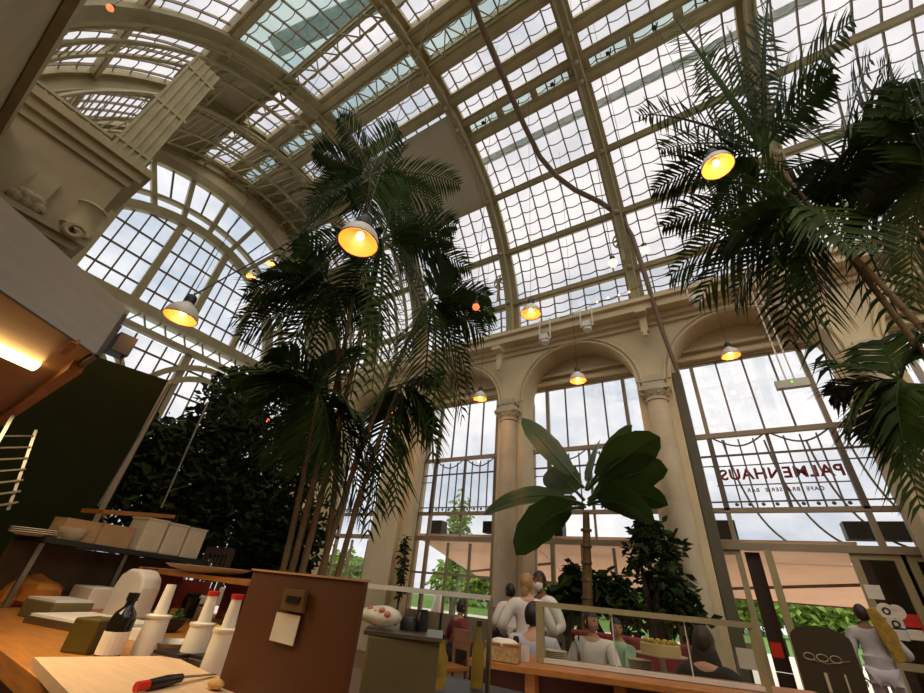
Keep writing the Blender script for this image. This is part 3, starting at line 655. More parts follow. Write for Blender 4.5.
# brown pipe bending under the roof
def vault_hit(px, py, dr):
    r = ROT @ _d(px, py); t = 2.0
    while t < 30:
        p = Vector((0, 0, EYE))+r*t; y, z = p.y-VY, p.z-VZ
        if (z > 0 and math.hypot(y, z) > rv(math.degrees(math.atan2(z, y)))+dr) or p.y > 8.6: return p
        t += .02
pp = [vault_hit(x, y, -.55) for x, y in ((468, -12), (483, 30), (500, 70), (512, 98), (524, 125), (540, 157), (556, 176), (575, 190), (600, 202))]+[P(620, 216, Y=8.55), P(632, 236, Y=8.58), P(645, 275, Y=8.6), P(662, 330, Y=8.75), P(679, 376, Y=8.95)]
tag(MB().tube(pp, [.075]*9+[.065]*3+[.05, .045], 10).build('roof_pipe', mat('brown_pipe', (112, 88, 62), .5, var=.1), smooth=True), 'long bent brown pipe running from the roof down to the middle column', 'pipe')
# spotlights on U brackets below the cornice
for i, (x, y) in enumerate(((545, 338), (587, 325), (697, 298))):
    p = P(x, y, Y=8.45); t = thing('wall_spotlight', ('left of the three white spotlights under the cornice', 'middle one of the three white spotlights under the cornice', 'white spotlight under the cornice nearest the right-hand palm')[i], 'spotlight', p, 'white spotlights under the cornice')
    MB().box(p, (.2, .22, .16)).lathe([(.09, 0), (.11, -.1), (.1, -.12), (0, -.12)], p-Vector((0, 0, .06)), 12).build('housing', M_alu, t, bevel=.01)
    b = MB()
    for s in (-1, 1): b.bar(p+Vector((s*.15, 0, -.05)), Vector((p.x+s*.15, p.y, 8.0)), .03, .03)
    b.bar(p+Vector((-.15, 0, 0)), p+Vector((.15, 0, 0)), .03, .03); b.build('bracket', M_alu, t)
for i, (x, y) in enumerate(((498, 350), (641, 313))):
    p = P(x, y, Y=8.7); t = MB().box(p, (.26, .3, .1)).box(p-Vector((0, -.12, .25)), (.16, .1, .5)).box(p-Vector((0, -.1, .55)), (.1, .08, .14)).build('cornice_bracket', M_plaster)
    tag(t, ('carved cornice bracket above the left round column', 'carved cornice bracket above the middle column beside the brown pipe')[i], 'bracket', 'cornice brackets')
p = P(792, 384, Y=8.6); t = thing('emergency_light', 'flat grey emergency light box hung on two rods before the right-hand window', 'lamp', p)
MB().box(p, (.5, .1, .17)).build('housing', M_steel, t, bevel=.01); b = MB(); q = P(752, 290, Y=8.6)
for s in (-.06, .06): b.tube([p+Vector((s, 0, .08)), Vector((p.x+s, p.y, 8.0))], .014, 6)
b.build('rod', M_alu, t); MB().ball(p+Vector((0, -.06, .02)), .02, 6, 4).build('indicator', mat('green_led', (120, 220, 60), emit=2), t)
# chandelier-like ornament on the rib feet
for i, (x, y) in enumerate(((499, 280), (620, 238))):
    p = P(x, y, Y=8.75); m = MB()
    for k in range(8): a = k*PI/4; m.tube([p+Vector((.22*math.cos(a)*u, .1*u, .3*math.sin(a)*u)) for u in (.2, .6, 1)], .025, 5)
    m.tube([p+Vector((.22*math.cos(k*PI/8), .1, .3*math.sin(k*PI/8))) for k in range(17)], .022, 5); m.bar(p, p-Vector((0, 0, .9)), .08, .06)
    m.build('rib_ornament', M_iron, ceil, smooth=True)
# fabric sun blind under the glazing
bl = MB(); rows = [[vp(81-28*u/8, -8.0+3.72*v/8, -.3-.12*math.sin(PI*u/8)*math.sin(PI*v/8)) for v in range(9)] for u in range(9)]
bl.sheet(rows); o = bl.build('sun_blind', M_blind, fix=False, smooth=True); so = o.modifiers.new('thick', 'SOLIDIFY'); so.thickness = .012
tag(o, 'large grey fabric sun blind stretched under the roof glass beside the tall palm', 'blind')

# ================================================================== outside
for i, (c, lab) in enumerate(((BAY[1], 'tan awning outside the leftmost arched window'), (BAY[2], 'tan awning outside the middle window behind the banana plant'), (BAY[3], 'tan awning outside the open doorway at right'), (BAY[4]+.2, 'tan awning outside past the right picture edge'))):
    t = thing('awning', lab, 'awning', (c, 10.3, 0), 'awnings on the terrace')
    xa, xb = c-(1.9 if i < 3 else 1.3), c+(.82 if i == 2 else 1.75)
    zz = lambda y: 2.74-.88*(y-10.35)/4.25
    m = MB().prism([(xa, 10.35, 2.74), (xb, 10.35, 2.74), (xb, 11.6, zz(11.6)), (xa, 11.6, zz(11.6))], (0, 0, .03)); xb += 1.0 if i == 2 else 0
    m.prism([(xa, 11.6, zz(11.6)), (xb, 11.6, zz(11.6)), (xb, 14.6, 1.86), (xa, 14.6, 1.86)], (0, 0, .03)); m.build('cloth', M_awn, t)
    m = MB(); m.bar((xa+.1, 13.7, 2.0), (xb-.03, 12.3, 2.29), .08, .06); m.bar((xa, 14.6, 1.86), (xb, 14.6, 1.86), .06, .05)
    MB().box((c+1.2 if i else c+.9, 10.6, 2.98), (.9, .3, .3)).box((c-1.15, 10.6, 2.95), (.4, .3, .4)).build('cassette_box', M_dark, t)
    m.build('arm', mat('awning_arm', (120, 92, 68), .5), t)
M_hedge = mat('sunlit_leaf', (128, 158, 62), .6, var=.22, scale=1, trans=.3)
hl = ['round green tree beyond the lawn, straight out through the open doorway', 'green tree beyond the lawn left of the doorway', 'green tree beyond the lawn behind the banana window', 'green tree beyond the lawn behind the leftmost window', 'bushy tree beyond the lawn behind the dark inside trees', 'green tree beyond the lawn at the far right', 'tall slim tree outside the leftmost arched window', 'green tree beyond the lawn behind the left round column']
for i, (x, y, h, r) in enumerate(((7, 56, 2.2, 3.6), (-1, 58, 2.4, 4), (-13, 52, 2.2, 4), (-26, 44, 2.4, 3.6), (-38, 36, 2.2, 4), (15, 58, 2.2, 4.5), (-15.2, 24, 4.2, .7), (-20, 50, 2.4, 3.6))):
    t = thing('garden_tree', hl[i], 'tree', (x, y, 0), 'trees in the garden')
    rr = r
    MB().tube([(x, y, -.05), (x, y, h)], [.2, .12], 8).build('trunk', M_bark, t)
    leaf_cloud([((x+dx*rr*.8, y, h+dz), (rr*.62, rr*.5, h*.7)) for dx, dz in ((-1, 0), (0, .5), (1, -.1), (.4, -.7), (-.5, -.7))], 260, 1.0 if i != 6 else .4, 30+i).build('crown', M_hedge, t, fix=False)
for i in range(4):
    a = P(722+42*i, 440, Y=10.35); b = P(800+55*i, 548, Y=10.6)
    t = MB().tube(bez(a, Vector((a.x+.1, 10.5, b.z+.3)), b, 12), .02, 6).build('awning_cable', M_win)
    tag(t, 'curved pale cable outside the right-hand window, %s' % ('leftmost', 'second from left', 'third from left', 'rightmost')[i], 'cable', 'curved cables outside the window')
# name sign on the outside of window 3: it faces the garden, so it reads mirrored from indoors
def text_obj(name, body, size, loc, rot, m, parent=None, sx=1, ext=.008):
    cu = bpy.data.curves.new(name, 'FONT'); cu.body = body; cu.size = size; cu.extrude = ext; cu.offset = .008 if size > .2 else .002; cu.align_x = 'CENTER'; cu.align_y = 'CENTER'; cu.space_character = sx
    o = bpy.data.objects.new(name, cu); COL.objects.link(o); dg = bpy.context.evaluated_depsgraph_get()
    me = bpy.data.meshes.new_from_object(o.evaluated_get(dg)); bpy.data.objects.remove(o); me.materials.clear(); me.materials.append(m)
    r = bpy.data.objects.new(name, me); COL.objects.link(r); r.rotation_euler = rot; r.parent = parent; r.location = Vector(loc)-wloc(parent); return r
M_sign = mat('red_sign_letters', (170, 24, 58), .5)
sg = thing('name_sign', 'red letter sign fixed outside the right-hand window, mirrored from indoors', 'sign', (BAY[3], 10.12, 3.9))
text_obj('name_letters', 'PALMENHAUS', .3, (BAY[3]+.02, 10.13, 3.98), (PI/2, 0, PI), M_sign, sg, 1.1)
text_obj('small_letters', 'CAFE  BRASSERIE  BAR', .1, (BAY[3]+.02, 10.13, 3.66), (PI/2, 0, PI), M_sign, sg, 1.25)
MB().box((BAY[3], 10.16, 3.78), (2.2, .02, .02)).box((BAY[3], 10.16, 4.18), (2.2, .02, .02)).build('rail', M_thin, sg)

# ================================================================== kitchen bar on the left
CT = 1.09
wt = thing('bar_worktop', 'orange wooden bar worktop running along the lower left', 'worktop', (-3, 1.3, CT))
wq0, wq1 = P(0, 650, z=CT), P(56, 693, z=CT); wq2 = wq0+(wq0-wq1)*2.6
MB().prism([(wq2.x, wq2.y, CT-.06), (wq1.x, wq1.y, CT-.06), (-1.45, .64, CT-.06), (-.92, .7, CT-.06), (-.92, 1.06, CT-.06), (-1.9, 1.75, CT-.06), (-3.2, 2.3, CT-.06), (-5.4, 2.6, CT-.06)], (0, 0, .06)).build('top', M_wood, wt)
MB().prism([(wq2.x, wq2.y+.03, 0), (wq1.x, wq1.y+.03, 0), (-1.45, .70, 0), (-.95, .76, 0), (-.95, 1.03, 0), (-1.9, 1.7, 0), (-3.2, 2.2, 0), (-5.35, 2.5, 0)], (0, 0, CT-.062)).build('body', M_brown, wt)
cb = thing('cutting_board', 'pale wooden cutting board at the lower left with a knife on it', 'board', (-1.8, .8, CT))
MB().prism([P(34, 657, z=CT+.03), P(70, 694, z=CT+.03), P(110, 730, z=CT+.03), P(255, 712, z=CT+.03), P(250, 688, z=CT+.03), P(205, 671, z=CT+.03), P(180, 659, z=CT+.03), P(160, 656, z=CT+.03)], (0, 0, -.03)).build('board', M_board, cb)
kn = thing('kitchen_knife', 'knife with black and red handle lying on the cutting board', 'knife', P(160, 684, z=CT+.04))
k1, k2, k3, k4 = P(136, 687, z=CT+.045), P(148, 685, z=CT+.045), P(181, 678, z=CT+.045), P(216, 675, z=CT+.035)
MB().tube([k2, k2.lerp(k3, .5), k3], [.014, .016, .012], 8).build('handle', M_black, kn, smooth=True); MB().tube([k1, k2], .013, 8).build('handle_end', M_red, kn)
dv = (k4-k3); sd = Vector((-dv.y, dv.x, 0)).normalized()*.018
MB().prism([k3-sd*.6, k4-sd*.2, k4+sd*.8, k3+sd*.8], (0, 0, .003)).build('blade', M_steel, kn)
br = tag(MB().ball(P(216, 684, z=CT+.045), (.035, .02, .014), 10, 6, jig=.3).build('bread_slice', mat('crust', (224, 178, 104), .8), smooth=True), 'small golden bread piece beside the knife tip on the board', 'bread')
def squeeze(px, py, topx, topy, cap, lab):
    p = P(px, py, z=CT); top = R3(topx, topy, math.hypot(p.x, p.y)); h = top.z-CT
    t = thing('squeeze_bottle', lab, 'bottle', p, 'white bottles beside the cutting board')
    r = .052
    MB().lathe([(r*1.02, 0), (r*1.02, .02), (r*.9, h*.50), (r*1.0, h*.52), (r*1.0, h*.555), (r*.6, h*.57)], p, 18).build('body', M_white, t, smooth=True)
    nk_ = MB().lathe([(r*.52, h*.56), (r*.48, h*.7), (r*.40, h*.94), (r*.38, h)], p, 16).build('neck', M_white, t, smooth=True)
    if cap: MB().lathe([(r*.44, h*.95), (r*.48, h*.96), (r*.48, h*1.02), (0, h*1.03)], p, 14).build('cap', M_red, nk_, smooth=True)
squeeze(143, 656, 163, 584, 0, 'white pourer bottle without a red cap, nearest the dark bottle')
squeeze(189, 664, 208, 592, 1, 'white pourer bottle with red cap, middle of the three')
squeeze(213, 673, 240, 596, 1, 'white pourer bottle with red cap next to the brown panel')
p = P(106, 658, z=CT); h = R3(123, 592, math.hypot(p.x, p.y)).z-CT
wbt = thing('wine_bottle', 'dark glass bottle with pale label beside the cutting board', 'bottle', p)
MB().lathe([(.044, 0), (.046, .02), (.046, h*.58), (.038, h*.68), (.018, h*.78), (.017, h*.86), (.022, h*.87), (.022, h), (0, h)], p, 16).build('bottle', M_bottle, wbt, smooth=True)
MB().lathe([(.0466, h*.06), (.0468, h*.4)], p, 16).build('label', M_paper, wbt, fix=False)
# brown partition with notice
pn = thing('bar_partition', 'red-brown upright partition panel standing on the bar, a notice taped on', 'panel', (-1.3, 1.0, CT))
a, b = P(252, 570, Y=1.0), P(363, 584, Y=1.0); xr = b.x
MB().box(((a.x+xr)/2, 1.015, (CT+a.z)/2), (xr-a.x, .018, a.z-CT)).build('board', mat('partition_laminate', (94, 48, 4), .5, var=.08, scale=2), pn, bevel=.003)
MB().box(((a.x+xr)/2, 1.015, a.z+.002), (xr-a.x, .034, .006)).build('edge', mat('pale_edge', (206, 150, 96), .5), pn)
def flat_quad(pts, Y, th): return MB().prism([P(*q, Y=Y) for q in pts], (0, th, 0))
nt_ = tag(flat_quad(((277, 612), (300, 616), (292, 646), (269, 640)), .994, .004).build('notice', M_paper), 'white paper notice taped to the red-brown partition', 'notice')
so_ = thing('socket_plate', 'brass wall plate with a black inset above the notice', 'socket', P(293, 600, Y=.99))
flat_quad(((284, 588), (305, 591), (301, 613), (280, 609)), .985, .014).build('plate', mat('brass_plate', (140, 108, 60), .4, .5), so_); flat_quad(((287, 595), (300, 597), (297, 604), (285, 602)), .98, .006).build('inset', M_black, so_)
# steel hood, lamp strip, board
hd = thing('range_hood', 'brushed steel extractor hood above the bar at the left edge', 'hood', (-2.2, .2, 2.05))
D = 1.0; H0 = P(100, 357, z=2.05); u = Vector((-.56, .83, 0)).normalized(); v = Vector((-1, .045, 0)).normalized()
e0 = H0-u*2.2
def hz(p, z): return Vector((p.x, p.y, z))
HT = 2.235
q = MB().prism([hz(e0, 2.05), hz(H0, 2.05), hz(H0, HT), hz(e0, HT)], v*.02); q.prism([hz(H0, 2.05), hz(H0+v*1.5, 2.05), hz(H0+v*1.5, HT), hz(H0, HT)], -u*.02); q.prism([hz(e0, HT), hz(H0, HT), hz(H0+v*1.5, HT), hz(e0+v*1.5, HT)], (0, 0, .02)); q.build('canopy', M_steel, hd)
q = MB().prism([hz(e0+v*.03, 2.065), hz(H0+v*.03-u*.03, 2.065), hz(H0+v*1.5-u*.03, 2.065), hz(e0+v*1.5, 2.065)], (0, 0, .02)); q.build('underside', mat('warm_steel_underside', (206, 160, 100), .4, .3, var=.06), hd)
l0 = P(-60, 322, z=2.05); l1 = P(36, 366, z=2.05)
MB().tube([l0, l1], .022, 8).build('lamp_tube', mat('hood_tube_glow', (255, 214, 140), emit=6, var=.01), hd)
q = MB().bar(P(78, 366, z=2.05), P(-5, 424, z=2.05), .04, .05); q.bar(P(76, 341, z=2.05), P(64, 352, z=2.05), .02, .02); q.build('rail', M_wood, hd)
al = bpy.data.lights.new('hood_light', 'AREA'); al.energy = 17; al.size = .6; al.color = (1, .74, .42); ao = bpy.data.objects.new('hood_light', al); COL.objects.link(ao)
ao.parent = hd; ao.location = (l0+l1)/2+Vector((-.3, .3, -.05))-hd.location
gb = thing('green_board', 'large dark green board rising beside the steel hood', 'board', (-3, .8, CT))
dist = 5.3
g1, g2, g3 = R3(101, 358, dist), R3(170, 381, dist*1.06), R3(95, 511, dist*1.06)
g0 = g1-(g2-g1).normalized()*2.2
MB().prism([hz(g0, 1.3), hz(g2, 1.3), hz(g2, g2.z), hz(g1, g1.z), hz(g0, g1.z-.2)], Vector((-.35, .9, 0)).normalized()*.05).build('board', M_green, gb)
MB().bar(hz(g2, 1.3), hz(g2, g2.z), .02, .05).build('edge', M_win, gb)
p = R3(121, 346, dist*1.05); c_ = thing('ceiling_speaker', 'small dark loudspeaker on top of the dark green board', 'speaker', p)
MB().box(p, (.2, .18, .24)).build('housing', M_dark, c_, bevel=.01); MB().tube([p, R3(121, 364, dist*1.05)], .014, 6).build('foot', M_steel, c_)
# steel rack of louvers at far left
rk = thing('tray_rack', 'dark metal tray rack with pale slats at the left edge', 'rack', (-2.2, .3, CT))
dk = 3.0; q = MB()
for i in range(7): q.bar(R3(-14, 436+12*i, dk), R3(33-2.6*i, 436+11*i, dk+.05), .015, .008)
q.build('slat', mat('rack_slat', (92, 86, 70), .6, .3), rk); 
for a, b, w in ((R3(-4, 445, dk-.05), R3(13, 415, dk-.05), .014), (R3(36, 430, dk+.06), R3(8, 510, dk+.06), .012), (R3(-6, 500, dk-.02), R3(-6, 600, dk-.02), .02)): MB().bar(a, b, w, w).build('post', M_steel, rk)
# hanging shelf and rod
hs = thing('hanging_shelf', 'wooden hanging shelf with a steel rod right of the green board', 'shelf', R3(125, 512, 4.3))
a, b = R3(92, 511, 5.0), R3(166, 516, 5.6); MB().bar(a, b, .22, .035).build('board', M_wood, hs)
MB().tube([R3(161, 508, 5.5), R3(208, 402, 5.5)], .012, 8).tube([R3(98, 506, 5.1), R3(170, 384, 5.1)], .01, 6).build('rod', M_steel, hs)
# crockery shelf
cs = thing('crockery_shelf', 'long dark shelf holding crockery below the hanging shelf', 'shelf', R3(110, 545, 3.4))
s0, s1 = R3(30, 538, 4.3), R3(195, 562, 5.2); MB().bar(s0, s1, .3, .035).build('board', M_dark, cs)
for f_ in (.06, .5, .96): z = s0.lerp(s1, f_); MB().bar(z-Vector((0, 0, .02)), hz(z, CT), .03, .03).build('post', M_steel, cs)
bk = s1-s0; nb_ = Vector((-bk.y, bk.x, 0)).normalized()*.16
MB().prism([hz(s0+nb_, CT), hz(s1+nb_, CT), s1+nb_-Vector((0, 0, .02)), s0+nb_-Vector((0, 0, .02))], nb_*.1).build('back_panel', mat('dark_back_panel', (78, 56, 26), .6), cs)
def on_shelf(f_): z = s0.lerp(s1, f_); return z+Vector((0, 0, .016))
ang = Matrix.Rotation(math.atan2((s1-s0).y, (s1-s0).x), 3, 'Z')
lab3 = ['leftmost', 'middle one', 'rightmost']
for i, f_ in enumerate((.56, .715, .87)):
    p = on_shelf(f_); t = thing('storage_canister', 'square cream canister on the dark shelf, %s of three' % lab3[i], 'canister', p, 'cream canisters on the shelf')
    MB().box(p+Vector((0, 0, .125)), (.205, .2, .25), ang).build('body', M_cream, t, bevel=.012); MB().box(p+Vector((0, 0, .255)), (.212, .205, .015), ang).build('lid', M_cream, t)
def stack(f_, off, r, n, lab):
    p = on_shelf(f_)+off; m = MB()
    for i in range(n): m.lathe([(r*.6, 0), (r, .018), (r*.98, .022), (r*.6, .006)], p+Vector((0, 0, .012*i)), 18)
    tag(m.build('plate_stack', M_cream, smooth=True), lab, 'plates', 'plate stacks on the crockery shelf')
stack(.06, Vector((.05, -.09, 0)), .13, 3, 'stack of cream plates at the left end of the dark shelf')
def bowl(p, r, h, lab, m=M_cream, nm='bowl'):
    t = MB().lathe([(r*.45, 0), (r*.8, h*.4), (r, h), (r*.96, h), (r*.75, h*.45), (r*.4, h*.1), (0, h*.1)], p, 20).build(nm, m, smooth=True); tag(t, lab, 'bowl'); return t
bowl(on_shelf(.22)+Vector((.06, -.09, 0)), .10, .09, 'white bowl on the dark shelf between plates and cardboard box')
for f_, lab, d in ((.14, 'tan carton at the back of the dark shelf, left one', (.26, .14, .14)), (.36, 'tan carton on the dark shelf just left of the canisters', (.27, .14, .15))):
    p = on_shelf(f_)+(Vector((-.04, .05, 0)) if f_ < .3 else Vector((0, 0, 0))); t = thing('carton', lab, 'box', p, 'cartons on the shelf'); MB().box(p+Vector((0, 0, d[2]/2)), d, ang).build('box', mat('carton_board', (176, 140, 96), .8, var=.06), t); MB().box(p+Vector((0, 0, d[2]+.003)), (d[0]*1.02, d[1]*1.02, .008), ang).build('flap', mat('carton_board', (176, 140, 96)), t)
# things on the worktop, from left to right
def wx(px, py): return P(px, py, z=CT)
def boxy(nm, px, py, d, rz, lab, cat, m, top=None, grp=None):
    p = wx(px, py); R_ = Matrix.Rotation(rz, 3, 'Z')
    t = thing(nm, lab, cat, p, grp); MB().box(p+Vector((0, 0, d[2]/2)), d, R_).build('body', m, t, bevel=min(d)*.06)
    if top: MB().box(p+Vector((0, 0, d[2]+.006)), (d[0]*.94, d[1]*.94, .012), R_).build('top', top, t)
    return t
tag(MB().ball(wx(8, 602)+Vector((0, 0, .07)), (.42, .22, .13), 20, 12, jig=.35).build('cloth_bundle', mat('orange_cloth', (200, 128, 48), .8, var=.2), smooth=True), 'crumpled orange cloth bundle at the left picture border', 'cloth')
boxy('food_container', 52, 618, (.30, .22, .09), .2, 'square steel food container with white lid beside the wooden bar top', 'container', M_oli, M_alu)
boxy('steel_tray', 92, 628, (.62, .34, .035), .25, 'long shallow steel tray behind the dark bottle', 'tray', M_steel, M_paper)
boxy('olive_container', 84, 652, (.12, .12, .12), .5, 'olive container below the steel tray left of the dark bottle', 'container', mat('olive_glass', (84, 70, 22), .3))
boxy('napkin_stack', 60, 600, (.34, .3, .24), .35, 'upright stack of white napkins behind the steel tray', 'napkins', M_paper)
boxy('napkin_stack', 88, 608, (.3, .2, .14), .1, 'low crumpled pile of white napkins right of the upright stack', 'napkins', M_paper)
boxy('paper_carton', 34, 600, (.26, .22, .26), .4, 'pale carton at the left behind the crate', 'box', mat('carton_board', (176, 140, 96)))
boxy('red_folder', 146, 616, (.10, .3, .30), .3, 'dark red upright folder beside the paper bag', 'folder', mat('dark_red_cover', (110, 32, 22), .5))
boxy('red_folder', 176, 608, (.5, .06, .22), .35, 'dark red long board behind the middle pourer bottle', 'folder', mat('dark_red_cover', (110, 32, 22)))
boxy('red_folder', 236, 622, (.4, .05, .24), .2, 'dark red board behind the lemon beside the brown panel', 'folder', mat('dark_red_cover', (110, 32, 22)))
p = wx(124, 618); t = thing('paper_bag', 'bulging white paper bag with rounded top behind the dark bottle', 'bag', p)
R_ = Matrix.Rotation(.35, 3, 'Z'); m = MB()
prof = [(-.12, 0), (-.12, .18), (-.10, .25), (-.04, .29), (.04, .285), (.10, .24), (.12, .18), (.12, 0)]
m.prism([p+R_ @ Vector((x, -.08, z)) for x, z in prof], R_ @ Vector((0, .16, 0))); m.build('bag', M_paper, t, bevel=.015)
rnd = random.Random(12)
tag(MB().ball(wx(212, 643)+Vector((0, 0, .04)), (.052, .042, .042), 12, 8).ball(wx(212, 643)+Vector((.05, 0, .04)), (.014, .01, .01), 8, 6).build('lemon', mat('lemon_skin', (206, 168, 52), .5), smooth=True), 'yellow lemon between the two red-capped bottles', 'fruit')
bowl(wx(166, 632), .09, .07, 'dark bowl of herbs between the first two pourer bottles', M_dark)
tag(leaf_cloud([(wx(166, 632)+Vector((0, 0, .07)), (.07, .07, .04))], 60, .06, 3).build('herbs', M_leafl, fix=False), 'green herbs heaped in the dark bowl', 'herbs', kind='stuff')
bowl(wx(170, 655), .10, .05, 'shallow steel bowl between the pourer bottles', M_steel)
for i, (x, y, r, h, m_, lab) in enumerate(((100, 603, .05, .20, M_steel, 'tall steel jar behind the napkins'), (185, 618, .06, .16, M_bottle, 'dark jar behind the middle pourer bottle'), (150, 632, .045, .1, mat('mustard', (190, 160, 60), .5), 'mustard yellow tub by the first pourer bottle'), (228, 640, .06, .05, M_cream, 'small cream dish with food beside the lemon'), (198, 628, .05, .13, M_steel, 'steel cup between the pourer bottles'), (24, 604, .06, .12, M_steel, 'steel pot at the left behind the crate'))):
    t = thing('kitchen_jar', lab, 'jar', wx(x, y), 'jars on the bar'); MB().lathe([(r*.9, 0), (r, .01), (r, h*.85), (r*.8, h*.92)], wx(x, y), 16).build('jar', m_, t, smooth=True); MB().lathe([(r*.82, h*.9), (r*.86, h*.92), (r*.86, h), (0, h)], wx(x, y), 16).build('lid', M_dark if i != 3 else M_cream, t, smooth=True)
boxy('cutlery_tray', 172, 664, (.16, .10, .03), .2, 'slotted steel tray between the first two pourer bottles', 'tray', M_steel, M_dark)
boxy('cutlery_tray', 204, 668, (.12, .09, .03), .2, 'slotted steel tray between the two red-capped bottles', 'tray', M_steel, M_dark)
for i, (x, y, d, m_, lab) in enumerate(((222, 606, (.12, .1, .16), M_white, 'white tub behind the red-capped bottles'), (196, 612, (.16, .12, .12), M_cream, 'cream tub right of the dark jar'), (160, 606, (.1, .1, .2), M_oli, 'olive tub behind the first pourer bottle'), (112, 632, (.12, .09, .06), M_white, 'white tub on the bar below the paper bag'), (140, 640, (.1, .1, .05), M_alu, 'white box lid below the first pourer bottle neck'))):
    boxy('food_tub', x, y, d, .3, lab, 'tub', m_, None, 'tubs on the bar')
for i, (x, y, m_, lab) in enumerate(((244, 640, M_leafl, 'green herb bunch at the edge of the brown partition'), (226, 628, M_leafl, 'green salad heap left of the brown partition'))):
    tag(leaf_cloud([(wx(x, y)+Vector((0, 0, .05)), (.07, .06, .05))], 70, .05, 60+i).build('herb_bunch', m_, fix=False), lab, 'herbs', kind='stuff')
# back shelf with white dish
bs = thing('serving_shelf', 'long wooden serving shelf behind the pourer bottles', 'shelf', R3(200, 570, 4.0)); a, b = R3(156, 570, 4.3), R3(262, 584, 3.6)
MB().bar(a, b, .3, .03).build('board', M_wood, bs); 
for f_ in (.05, .95): z = a.lerp(b, f_); MB().bar(z, hz(z, CT), .03, .03).build('post', M_steel, bs)
dsh = a.lerp(b, .5)+Vector((0, 0, .016)); tag(MB().lathe([(.1, 0), (.26, .03), (.3, .05), (.25, .045), (.1, .012)], dsh, 24).build('platter', M_cream, smooth=True), 'wide white platter on the wooden serving shelf', 'platter')
for i in range(6):
    z = a.lerp(b, .12+.07*i)+Vector((0, 0, -.015)); z.z = CT+.26 if False else z.z
    pz = hz(z, CT+.0); 
ch = thing('slatted_chair', 'brown slatted chair back behind the serving shelf below the dark trees', 'chair', R3(212, 560, 6.2))
pz = R3(212, 560, 6.2); q = MB()
for s in (-.28, .28): q.bar((pz.x+s, pz.y, 0), (pz.x+s*.95, pz.y+.06, pz.z+.12), .05, .05)
q.build('frame', M_bark, ch); q = MB()
for s in (-.18, -.09, 0, .09, .18): q.bar((pz.x+s, pz.y, pz.z-.5), (pz.x+s, pz.y+.05, pz.z+.1), .04, .02)
q.bar((pz.x-.28, pz.y+.05, pz.z+.1), (pz.x+.28, pz.y+.05, pz.z+.1), .04, .08); q.build('slat', M_bark, ch); MB().box((pz.x, pz.y-.25, pz.z-.55), (.56, .5, .05)).build('seat', M_bark, ch)

